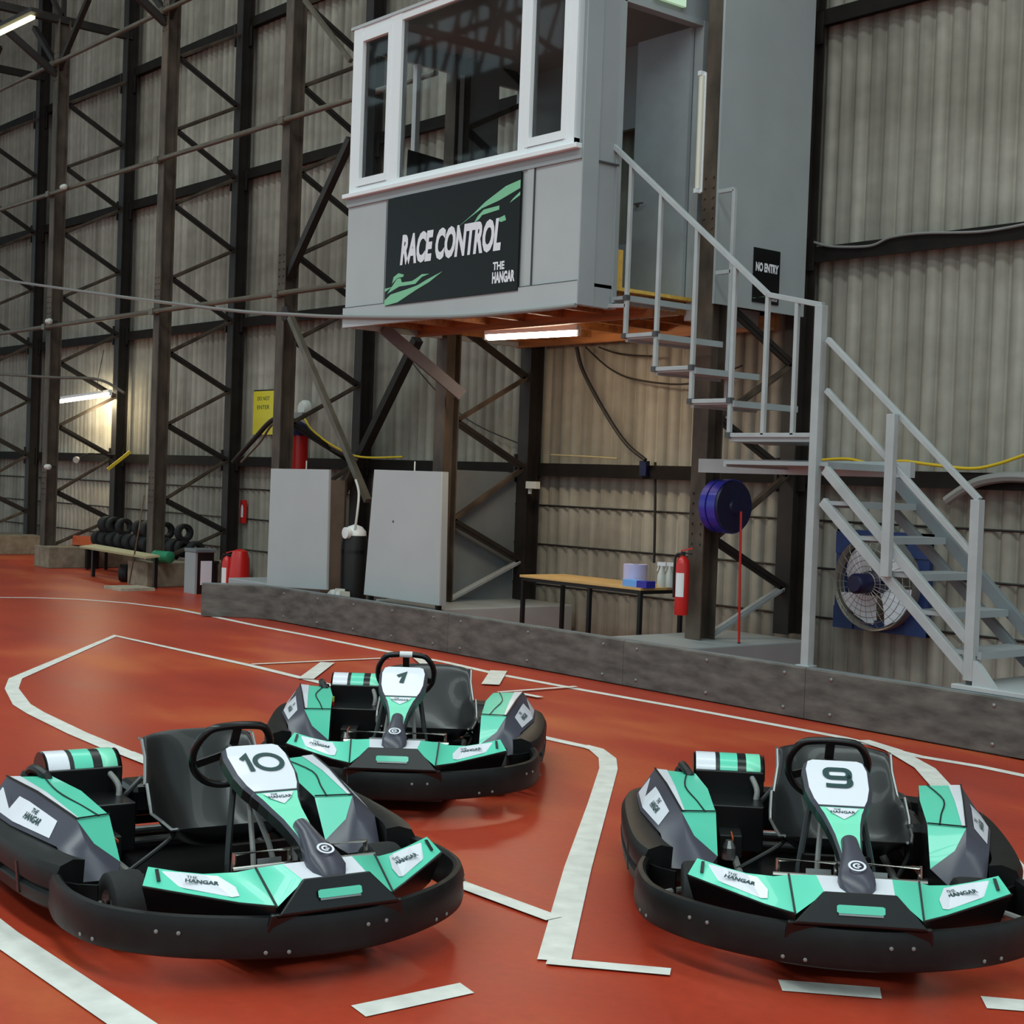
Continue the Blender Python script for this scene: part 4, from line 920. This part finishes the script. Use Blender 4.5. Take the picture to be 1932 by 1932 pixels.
    # ---- wheels
    for (x, r, w, yy) in ((.42, .128, .13, .515), (-.62, .14, .19, .60)):
        for s in (-1, 1):
            b = MB(); y0 = s*yy
            prof = [(r*.52, -w*.45), (r*.66, -w*.5), (r*.88, -w*.5), (r*.97, -w*.44), (r, -w*.3), (r*1.01, 0), (r, w*.3), (r*.97, w*.44), (r*.88, w*.5), (r*.66, w*.5), (r*.52, w*.45)]
            b.lathe((x, y0, r), (0,1,0), prof, 'rubber', 32, caps=False); wh = part(b, 'wheel', smooth=True)
            b = MB(); b.lathe((x, y0, r), (0,s,0), [(r*.54, -w*.42), (r*.5, -w*.1), (r*.5, w*.25), (r*.56, w*.44)], 'alu', 24, caps=False)
            b.lathe((x, y0, r), (0,s,0), [(r*.5, w*.02), (r*.3, w*.10), (r*.22, w*.32), (r*.1, w*.34)], 'cable_grey', 24)
            b.lathe((x, y0, r), (0,s,0), [(r*.08, w*.34), (r*.08, w*.46)], 'black', 10)
            for k in range(3):
                an = 2*PI*k/3; b.lathe((x+r*.16*math.cos(an), y0+s*w*.34, r+r*.16*math.sin(an)), (0,s,0), [(.007, 0), (.007, .012)], 'black', 6)
            part(b, 'rim', wh)
    b = MB(); b.tube([(-.62, -.6, .14), (-.62, .6, .14)], .016, 'alu', 10); b.lathe((-.62, .25, .14), (0,1,0), [(.08, 0), (.08, .01)], 'alu', 24); b.lathe((-.62, -.22, .14), (0,1,0), [(.09, 0), (.09, .012)], 'cable_grey', 24); part(b, 'rear_axle')
    b = MB()
    for s in (-1, 1): pass
    for s in (-1, 1): b = MB(); b.tube([(.48, s*.05, .12), (.44, s*.46, .13)], .008, 'alu', 8); b.tube([(.42, s*.28, .11), (.42, s*.47, .13)], .016, 'cable_grey', 8); b.bar((.42, s*.31, .06), (.42, s*.31, .18), .03, .03, 'cable_grey'); part(b, 'steering_link')
    # ---- nose bodywork
    A, A2, Bq, Cq = (.930, .224, .358), (.94, .13, .366), (1.09, .117, .345), (1.10, .214, .268)
    T1, T2 = (.745, .535, .352), (.80, .572, .300); V1, V2, V3 = (.775, .44, .333), (.80, .36, .322), (.87, .27, .335); W1, W2 = (.90, .45, .285), (1.01, .31, .268)
    b = MB(); dn = Vector((-.02, 0, -.11))
    for s in (-1, 1):
        outline = mir([A, V3, V2, V1, T1, T2, W1, W2, Cq, Bq, A2], s); k = len(outline); low = [p+dn+Vector((0, -p.y*.06, 0)) for p in outline]
        b.face(mir([T1, T2, W1, V1], s), 'teal'); b.face(mir([V1, W1, W2, V2], s), 'teal'); b.face(mir([V2, W2, Cq, V3], s), 'teal'); b.face(mir([V3, Cq, A], s), 'teal'); b.face(mir([A, Cq, Bq, A2], s), 'teal')
        for i in range(k-1): b.face([outline[i], outline[i+1], low[i+1], low[i]], 'plastic_black')
        b.face(low, 'plastic_black')
    b.face(mir([A2, Bq], -1)[:1]+[Vector(A2), Vector(Bq)]+mir([Bq], -1), 'kwhite')
    b.face([Vector(A2)+dn, mir([A2], -1)[0]+dn, mir([A2], -1)[0], Vector(A2)], 'plastic_black')
    b.face([Vector(Bq)+dn, mir([Bq], -1)[0]+dn, mir([Bq], -1)[0], Vector(Bq)], 'plastic_black')
    nose = part(b, 'nose_cone', smooth=True)
    def onplane(pts3, quad, m, off=.003, bb=None):  # decal given by (u,v) inside a quad P00,P10,P11,P01
        P0, P1, P2, P3 = [Vector(q) for q in quad]; n = (P1-P0).cross(P3-P0).normalized()
        if n.z < 0 and abs(n.z) > .2: n = -n
        f = lambda u, v: P0*(1-u)*(1-v)+P1*u*(1-v)+P2*u*v+P3*(1-u)*v
        bb.face([f(u, v)+n*off for u, v in pts3], m)
    for s in (-1, 1):        # white sponsor field and seams on each wing
        b = MB()
        q1 = mir([T1, T2, W1, V1], s); q2 = mir([V1, W1, W2, V2], s); q3 = mir([V2, W2, Cq, V3], s)
        onplane([(.12, .45), (.62, .62), (.74, 1), (.06, 1)], q1, 'kwhite', bb=b); onplane([(.06, 0), (.74, 0), (.80, 1), (.06, 1)], q2, 'kwhite', bb=b); onplane([(.06, 0), (.80, 0), (.74, .28), (.45, .48), (.10, .34)], q3, 'kwhite', bb=b)
        e = .0035
        for (p, q) in ((A, Cq), (T2, W1), (W1, W2), (W2, Cq)):
            p, q = mir([p, q], s); b.bar(p+Vector((0,0,e)), q+Vector((0,0,e)), .007, .004, 'kline')
        p, q = mir([(.775, .515, .345), (.815, .52, .315)], s); b.bar(p+Vector((0,0,e)), q+Vector((0,0,e)), .012, .004, 'kline')
        part(b, 'sponsor_sticker', nose)
        b = MB(); c = (Vector(V1)+Vector(W1)+Vector(W2)+Vector(V2))/4; c.y *= s
        rv = (Vector(V2)-Vector(V1)).normalized(); rv = Vector((rv.x, rv.y*s, rv.z))*(1 if s < 0 else -1)
        uv = Vector(W1)-Vector(V1); uv = -Vector((uv.x, uv.y*s, uv.z)); uv = (uv-rv*uv.dot(rv)).normalized()
        c = c+uv*.012
        b.text('THE', .014, 'kdark', c-rv*.035+uv*.020, rv, uv, off=.009, bold=.02); b.text('HANGAR', .021, 'kdark', c-uv*.001, rv, uv, off=.009, bold=.04)
        part(b, 'sponsor_lettering', nose)
    # black handle grille in the middle of the nose
    b = MB(); gq = [(1.088, .122, .352), (1.13, .225, .248), (1.13, -.225, .248), (1.088, -.122, .352)]
    b.plate([Vector(q)+Vector((.012, 0, .004)) for q in gq], .03, 'plastic_black', n=(.75, 0, .55)); b.plate([(1.125, .24, .25), (1.085, .26, .12), (1.085, -.26, .12), (1.125, -.24, .25)], .02, 'plastic_black', n=(1, 0, -.2)); gr = part(b, 'nose_grille', bevel=.006)
    b = MB(); n = Vector((.92, 0, .39)); 
    o = Vector((1.1225, 0, .302)); r_ = Vector((0,1,0)); u_ = Vector((-.37, 0, .93))
    rr = [(-.080, -.010), (-.072, -.014), (.072, -.014), (.080, -.010), (.080, .010), (.072, .014), (-.072, .014), (-.080, .010)]
    b.decal(rr, 'teal', o, r_, u_, off=.008); b.stroke([(-.074, -.018), (.074, -.018)], .006, 'alu', o, r_, u_, off=.009); part(b, 'handle_slot', gr)
    # ---- centre fairing with the race number
    st_ = [(.300, .655, .085, 'kwhite'), (.312, .650, .105, 'kwhite'), (.36, .628, .116, 'kwhite'), (.46, .579, .112, 'kwhite'), (.52, .549, .098, 'kwhite'), (.556, .531, .082, 'kwhite'),
           (.562, .528, .082, 'mint'), (.60, .512, .068, 'mint'), (.66, .49, .055, 'mint'), (.74, .468, .044, 'mint'), (.84, .432, .034, 'mint'), (.93, .392, .030, 'mint')]
    b = MB()
    def cs(x, z, w, s): return Vector((x, s*w, z))
    for i in range(len(st_)-1):
        (x0, z0, w0, m0), (x1, z1, w1, m1) = st_[i], st_[i+1]
        dz = Vector((-.018, 0, -.036)); ww = 1.10
        b.face([cs(x0, z0, w0, -1), cs(x1, z1, w1, -1), cs(x1, z1, w1, 1), cs(x0, z0, w0, 1)], m0)
        for s in (-1, 1):
            a_, b_ = cs(x0, z0, w0, s), cs(x1, z1, w1, s); a2, b2_ = cs(x0, z0, w0*ww+.004, s)+dz*.35, cs(x1, z1, w1*ww+.004, s)+dz*.35
            b.face([a_, b_, b2_, a2], 'kgrey'); b.face([a2, b2_, b2_+dz, a2+dz], 'plastic_black')
        b.face([cs(x0, z0, w0*ww, -1)+dz*1.35, cs(x1, z1, w1*ww, -1)+dz*1.35, cs(x1, z1, w1*ww, 1)+dz*1.35, cs(x0, z0, w0*ww, 1)+dz*1.35], 'plastic_black')
    b.face([cs(.300, .655, .085, -1), cs(.300, .655, .085, 1), cs(.285, .615, .09, 1), cs(.285, .615, .09, -1)], 'plastic_black')
    fp = part(b, 'number_fairing')
    b = MB(); n_ = Vector((.438, 0, .9)); 
    b.bar(Vector((.559, -.085, .530))+n_*.002, Vector((.559, .085, .530))+n_*.002, .006, .004, 'kgrey', up=n_); part(b, 'seam_line', fp)
    b = MB(); o = Vector((.605, 0, .511)); u_ = Vector((-.92, 0, .39)).normalized(); b.decal([(-.062, .036), (.062, .036), (.038, .0), (.0, -.035), (-.038, .0)], 'kwhite', o, (0,1,0), u_, off=.004)
    b.text('HANGAR', .016, 'kdark', o+u_*.008, (0,1,0), u_, off=.006, bold=.02); b.text('THE', .010, 'kdark', o+u_*.024+Vector((0,-.02,0)), (0,1,0), u_, off=.006, bold=.02); part(b, 'sponsor_lettering', fp)
    o = Vector((.405, 0, .606)); u_ = Vector((-.9, 0, .438)).normalized(); b = MB()
    def arc(cx, cy, rx, ry, a0, a1, n=8): return [(cx+rx*math.cos(math.radians(a0+(a1-a0)*i/n)), cy+ry*math.sin(math.radians(a0+(a1-a0)*i/n))) for i in range(n+1)]
    def rrect(x0, y0, x1, y1, r): return arc(x1-r, y1-r, r, r, 0, 90, 5)+arc(x0+r, y1-r, r, r, 90, 180, 5)+arc(x0+r, y0+r, r, r, 180, 270, 5)+arc(x1-r, y0+r, r, r, 270, 360, 5)
    S_ = dict(m='kdark', o=o, r=(0,1,0), u=u_, off=.004); t = .024
    if num == '9':
        b.stroke(rrect(-.042, .0, .045, .052, .02), t, closed=True, **S_)
        b.stroke(arc(.02, .0, .025, .045, 0, -0.1, 1)[:1]+[(.045, .025), (.045, -.02)]+arc(.023, -.028, .022, .022, 0, -90, 5)+[(-.02, -.05), (-.047, -.048)], t, **S_)
    elif num == '10':
        b.stroke([(-.072, .022), (-.048, .045), (-.048, -.050)], t*.85, **S_)
        b.stroke([(q[0]+.03, q[1]) for q in arc(0, 0, .052, .047, 0, 345, 22)], t*.8, closed=True, **S_)
    else:
        b.stroke([(-.03, .018), (.008, .045), (-.006, -.045)], t*1.05, **S_)
    part(b, 'race_number', fp)
    # steering pod at the front end of the fairing
    b = MB(); rows = []
    for (x, z, w, h) in ((.77, .452, .018, .012), (.79, .452, .031, .030), (.86, .430, .034, .036), (.93, .402, .050, .040), (.99, .380, .064, .042), (1.04, .364, .062, .036), (1.075, .345, .045, .020), (1.09, .325, .015, .0)):
        rows.append([Vector((x, w*math.cos(a), z+h*max(0, math.sin(a))*.9-(.03 if i in (0, 12) else 0))) for i, a in enumerate([PI*k/12 for k in range(13)])])
    b.grid(rows, 'kgrey'); sp_ = part(b, 'nose_cap', smooth=True)
    b = MB(); o = Vector((1.0, 0, .418)); u_ = Vector((-.93, 0, .36)).normalized(); b.stroke(arc(0, 0, .027, .027, 0, 340, 18), .008, 'kwhite', o, (0,1,0), u_, off=.004, closed=True)
    b.stroke(arc(.0, .0, .012, .012, 40, 300, 10), .007, 'kwhite', o, (0,1,0), u_, off=.004); b.stroke([(0, 0), (.013, -.004)], .006, 'kwhite', o, (0,1,0), u_, off=.004); part(b, 'round_badge', sp_)
    # ---- steering wheel and column
    cw = Vector((.105, 0, .595)); uu = Vector((.456, 0, .89)); nn = Vector((-.89, 0, .456))
    pts = []
    for i in range(40):
        a = 2*PI*i/40; xx, yy = .158*math.cos(a), .158*math.sin(a)
        if yy > .118: yy = .118+(yy-.118)*.25
        pts.append(cw+Vector((0, 1, 0))*xx+uu*yy)
    b = MB(); b.tube(pts, .0155, 'plastic_black', 10, closed=True); swl = part(b, 'steering_wheel', smooth=True)
    b = MB(); b.lathe(cw+nn*-.02, nn, [(.045, 0), (.045, .02), (.03, .03)], 'black', 20)
    for a in (90, 200, 340):
        d = Vector((0,1,0))*math.cos(math.radians(a))+uu*math.sin(math.radians(a)); b.bar(cw+d*.03, cw+d*(.125 if a == 90 else .155), .036, .006, 'black', up=nn)
    part(b, 'wheel_spoke', swl)
    if tape:
        b = MB(); b.tube([cw+uu*.128+Vector((0, -.035, 0)), cw+uu*.128+Vector((0, .035, 0))], .0175, 'white', 10); part(b, 'white_tape', swl)
    b = MB(); b.tube([cw-nn*.0, Vector((.50, 0, .33)), Vector((.70, 0, .12))], .011, 'cable_grey', 8); part(b, 'steering_column')
    b = MB()
    for s in (-1, 1):
        b.tube(cat_rom([(.34, s*.075, .595), (.40, s*.11, .42), (.46, s*.14, .25), (.50, s*.15, .08)], 5), .013, 'plastic_black', 8); b.tube([(.40, s*.05, .56), (.55, s*.08, .32), (.62, s*.09, .08)], .010, 'cable_grey', 8)
    b.box((.44, -.13, .24), (.47, .13, .32), 'plastic_black'); part(b, 'fairing_stay')
    # ---- pedals and front torsion bars
    for s in (-1, 1):
        b = MB(); b.tube([(.80, s*.035, .10), (.80, s*.045, .378), (.80, s*.25, .378), (.80, s*.26, .10)], .010, 'chrome', 8)
        b.tube([(.84, s*.03, .335), (.84, s*.27, .335)], .009, 'chrome', 8); b.tube([(.78, s*.05, .30), (.78, s*.24, .30)], .008, 'alu', 8)
        pd = part(b, 'pedal', smooth=True)
        b = MB(); b.bar((.77, s*.10, .27), (.75, s*.10, .34), .09, .006, 'alu', up=(1,0,0)); part(b, 'pedal_plate', pd)
    # ---- seat shell
    prof = [(.07, .25, .0), (.04, .19, .35), (-.04, .14, .8), (-.16, .12, 1.), (-.26, .15, 1.), (-.33, .23, .95), (-.39, .33, .8), (-.44, .44, .6), (-.475, .51, .45), (-.50, .55, .35)]; sy = .11; prof = [(a-.15, c+.012, k) for a, c, k in prof]
    rows = []; ns = 14
    for i, (x, z, k) in enumerate(prof):
        row = []; wv = .245+.045*math.sin(min(1, i/7)*PI)
        for j in range(ns+1):
            s_ = -1+2*j/ns; e = abs(s_)**3.2
            lift = e*k; row.append(Vector((x+lift*(.10 if i > 3 else .02)+ (0 if i > 0 else 0), sy+wv*s_, z+lift*(.15 if i < 6 else .03) - (0.035*e if i == 9 else 0) )))
        rows.append(row)
    b = MB(); b.grid(rows, 'seat_black'); seat = part(b, 'seat', smooth=True, solid=.012, subsurf=1)
    for s in (-1, 1):
        j = 0 if s < 0 else ns; b = MB(); b.tube([rows[i][j]+Vector((0, s*.006, 0)) for i in range(len(rows))], .007, 'alu', 6); part(b, 'seat_edge', seat)
    for s in (-1, 1):
        b = MB(); b.tube(cat_rom([(-.14, sy+s*.25, .24), (-.15, sy+s*.27, .2), (-.12, s*.33, .10)], 4), .010, 'black', 8); part(b, 'seat_stay')
        b = MB(); b.tube([(-.56, sy+s*.25, .38), (-.72, s*.30, .14)], .011, 'alu', 8); part(b, 'seat_stay')
    # ---- side pods
    for s in (-1, 1):
        I1, K1, O1 = (-.05, .432, .35), (.015, .575, .358), (.06, .66, .275)
        I0, K0, O0 = (-.64, .50, .395), (-.64, .685, .405), (-.64, .765, .285)
        Im, Km, Om = (-.36, .455, .385), (-.34, .635, .395), (-.30, .745, .285)
        F1, F2, F3 = (.085, .425, .20), (.21, .47, .17), (.20, .62, .17); Kf = (.12, .555, .26)
        b = MB(); q = lambda *p: mir(p, s)
        b.face(q(I0, Im, Km, K0), 'teal'); b.face(q(Im, I1, K1, Km), 'teal'); b.face(q(K0, Km, Om, O0), 'kgrey'); b.face(q(Km, K1, O1, Om), 'kgrey')
        Pm = tuple((Vector(K1)+Vector(F1))/2+Vector((.018, .022, -.004)))
        b.face(q(I1, F1, Pm, K1), 'teal'); b.face(q(K1, Pm, Kf), 'kgrey'); b.face(q(Pm, F1, F2, Kf), 'kgrey'); b.face(q(K1, Kf, O1), 'kgrey'); b.face(q(O1, Kf, F3), 'kgrey'); b.face(q(Kf, F2, F3), 'kgrey')
        lo = lambda p, z=.12: (p[0], p[1], z)
        b.face(q(O0, Om, lo(Om), lo(O0)), 'plastic_black'); b.face(q(Om, O1, lo(O1), lo(Om)), 'plastic_black'); b.face(q(O1, F3, lo(F3), lo(O1)), 'plastic_black'); b.face(q(F3, F2, lo(F2), lo(F3)), 'plastic_black'); b.face(q(F2, F1, lo(F1), lo(F2)), 'plastic_black')
        b.face(q(I0, Im, lo(Im), lo(I0)), 'plastic_black'); b.face(q(Im, I1, lo(I1), lo(Im)), 'plastic_black'); b.face(q(I1, F1, lo(F1), lo(I1)), 'plastic_black'); b.face(q(I0, K0, O0, lo(O0), lo(I0)), 'plastic_black')
        b.face(q(lo(I0), lo(Im), lo(I1), lo(F1), lo(F2), lo(F3), lo(O1), lo(Om), lo(O0)), 'plastic_black')
        pod = part(b, 'side_pod', smooth=True)
        b = MB(); Vv = lambda p: Vector((p[0], p[1]*s, p[2])); z_ = Vector((0, 0, .003))
        mixv = lambda p, q_, t: Vector(p)*(1-t)+Vector(q_)*t
        # white edge stripe along the crease, widening to the rear
        w0, wm, w1 = mixv(K0, I0, .30), mixv(Km, Im, .2), mixv(K1, I1, .10)
        b.face([Vv(K0)+z_, Vv(Km)+z_, Vv(wm)+z_, Vv(w0)+z_], 'kwhite'); b.face([Vv(Km)+z_, Vv(K1)+z_, Vv(w1)+z_, Vv(wm)+z_], 'kwhite')
        # white field on the outer face
        out = Vector((0, s*.002, .0025))
        f = lambda u, v, a=(K0, Km, Om, O0): Vv(mixv(mixv(a[0], a[1], u), mixv(a[3], a[2], u), v))+out
        g = lambda u, v, a=(Km, K1, O1, Om): Vv(mixv(mixv(a[0], a[1], u), mixv(a[3], a[2], u), v))+out
        b.face([f(.1, .30), f(1, .28), f(1, .90), f(.1, .88)], 'kwhite'); b.face([g(0, .28), g(.72, .34), g(.80, .88), g(0, .90)], 'kwhite')
        part(b, 'sponsor_sticker', pod)
        b = MB(); z2 = Vector((0, 0, .006))
        b.bar(Vv(I1)+z2, Vv(K1)+z2, .008, .004, 'kline'); b.bar(Vv(K1)+z2, Vv(Km)+z2, .007, .004, 'kline'); b.bar(Vv(Km)+z2, Vv(K0)+z2, .007, .004, 'kline')
        P_ = [mixv(I0, K0, .2), mixv(Im, Km, .55), mixv(mixv(Im, Km, .5), mixv(I1, K1, .35), .6), mixv(I1, K1, .32)]
        cr_ = cat_rom([Vv(p)+z2*.6 for p in P_], 4)
        for i in range(len(cr_)-1): b.bar(cr_[i], cr_[i+1], .006, .003, 'kline')
        b.stroke([(-.06, .0), (-.05, .045)], .005, 'kline', f(.8, .6), (s*-1, 0, 0), (0, 0, 1)); part(b, 'seam_line', pod)
        b = MB(); c = g(.30, .58); rv = (g(1, .58)-g(0, .58)).normalized()*(-s*-1 if False else (1 if s < 0 else -1)); uv = (g(.3, 0)-g(.3, 1)).normalized(); nrm = rv.cross(uv)
        b.text('HANGAR', .030, 'kdark', c-uv*.006, rv, uv, off=.003, bold=.03, sx=.8); b.text('THE', .020, 'kdark', c+uv*.024-rv*.02, rv, uv, off=.003, bold=.02)
        part(b, 'sponsor_lettering', pod)
    # ---- engine on the driver's right with its striped cover
    b = MB(); b.box((-.93, -.50, .10), (-.69, -.185, .405), 'plastic_black'); b.box((-.70, -.47, .10), (-.44, -.20, .30), 'plastic_black'); b.box((-.48, -.40, .10), (-.30, -.30, .20), 'black')
    b.tube(cat_rom([(-.70, -.24, .38), (-.62, -.22, .33), (-.60, -.24, .24), (-.64, -.26, .18)], 5), .014, 'cable_grey', 8)
    eng = part(b, 'engine', bevel=.012)
    b = MB(); ys = [-.505, -.495, -.405, -.385, -.305, -.265, -.20, -.18]; ms = ['plastic_black', 'kwhite', 'kline', 'teal', 'plastic_black', 'mint', 'plastic_black']
    for y0, y1, mm in zip(ys[:-1], ys[1:], ms):
        rows = []
        for y in (y0, y1):
            e = .012 if y in (-.505, -.18) else 0
            rows.append([Vector((-.82+(.118-e)*math.cos(a), y, .375+(.09-e)*max(-.2, math.sin(a)))) for a in [PI*(-.08+1.16*k/12) for k in range(13)]])
        b.grid(rows, mm)
    for y in (-.505, -.18): b.face([Vector((-.82+.113*math.cos(a), y, .375+.088*max(-.2, math.sin(a)))) for a in [PI*(-.08+1.16*k/12) for k in range(13)]], 'plastic_black')
    part(b, 'engine_cover', eng, smooth=True)
    b = MB(); b.tube(cat_rom([(-.72, -.50, .33), (-.60, -.53, .40), (-.70, -.56, .42), (-.85, -.55, .36)], 5), .020, 'black', 8); b.lathe((-.80, -.555, .25), (0,0,1), [(.04, 0), (.045, .1), (.03, .14)], 'black', 14); part(b, 'air_intake', eng, smooth=True)
    b = MB(); b.lathe((-.56, -.49, .30), (.2, -.1, 1), [(.028, 0), (.03, .03), (.02, .05)], 'red', 12); b.lathe((-.50, -.47, .33), (0, 0, 1), [(.012, 0), (.012, .03)], 'yellow', 8); part(b, 'fuel_cap', eng)
    b = MB(); b.box((-.42, -.36, .12), (-.36, -.30, .17), 'orange'); b.box((-.33, -.35, .20), (-.20, -.345, .21), 'orange'); b.lathe((-.25, -.36, .11), (0, 0, 1), [(.03, 0), (.03, .05), (.015, .08)], 'alu', 10); part(b, 'engine_mount', eng)
    b = MB(); b.box((-.60, .385, .12), (-.25, .48, .30), 'plastic_black'); b.box((-.98, -.12, .16), (-.76, .50, .30), 'plastic_black'); part(b, 'fuel_tank', bevel=.03)
    return root
karts = [kart('9', (-3.828, 4.895), math.radians(-44.9), 'black, white and teal go kart wearing number 9'),
         kart('10', (-5.259, 2.908), math.radians(-7.98), 'black, white and teal go kart wearing number 10'),
         kart('1', (-6.856, 4.958), math.radians(-38.83), 'black, white and teal go kart wearing number 1', tape=True)]
# ================================================================== LIGHT AND CAMERA
cd = bpy.data.cameras.new('camera'); cam = bpy.data.objects.new('camera', cd); col.objects.link(cam)
R3 = Matrix((CR, CU, -CW)).transposed()
cam.matrix_world = Matrix.Translation(CAM) @ R3.to_4x4()
cd.sensor_width = 36; cd.lens = F_PX/1932*36; cd.clip_end = 200
scn.camera = cam
def area(name, loc, sx, sy, e, colr=(1,1,1), rot=(0,0,0)):
    l = bpy.data.lights.new(name, 'AREA'); l.shape = 'RECTANGLE'; l.size = sx; l.size_y = sy; l.energy = e; l.color = colr
    o = bpy.data.objects.new(name, l); col.objects.link(o); o.location = loc; o.rotation_euler = rot; return o
area('rooflight_near', (-8, .3, roof_z(.3)-.3), 34, 2.2, 1500, (.86, 1.0, .97))
area('rooflight_mid', (-7, 7.8, roof_z(7.8)-.3), 32, 1.3, 420, (.86, 1.0, .97))
area('rooflight_far', (-4, -9.2, roof_z(-9.2)-.3), 34, 2.2, 1300, (.86, 1.0, .97))
def pt(name, loc, e, colr, r=.1):
    l = bpy.data.lights.new(name, 'POINT'); l.energy = e; l.color = colr; l.shadow_soft_size = r
    o = bpy.data.objects.new(name, l); col.objects.link(o); o.location = loc; return o
tm_ = (ta+tb)/2
area('cabin_tube_down', (tm_.x, tm_.y, tm_.z-.05), 1.2, .08, 14, (1, .86, .62), (0, 0, math.atan2((tb-ta).y, (tb-ta).x)))
w_ = PY(160, 750, Yw)
area('left_tube_glow', (w_.x, w_.y-.0, w_.z-.06), 1.2, .1, 22, (1, .86, .55), (math.radians(55), 0, 0))
pt('left_tube_fill', (w_.x+.9, w_.y-.1, w_.z-.25), 16, (1, .84, .5), .2)
pt('cabin_tube_glow', (tm_.x, tm_.y+.12, tm_.z-.04), 9, (1, .78, .45), .05)
w0 = bpy.data.worlds.new('world'); scn.world = w0; w0.use_nodes = True
bg = w0.node_tree.nodes['Background']; bg.inputs['Color'].default_value = (.72, .95, 1, 1); bg.inputs['Strength'].default_value = .55
vs = scn.view_settings; vs.view_transform = 'Standard'; vs.look = 'None'; vs.gamma = 1; vs.use_curve_mapping = False; vs.exposure = 0.42
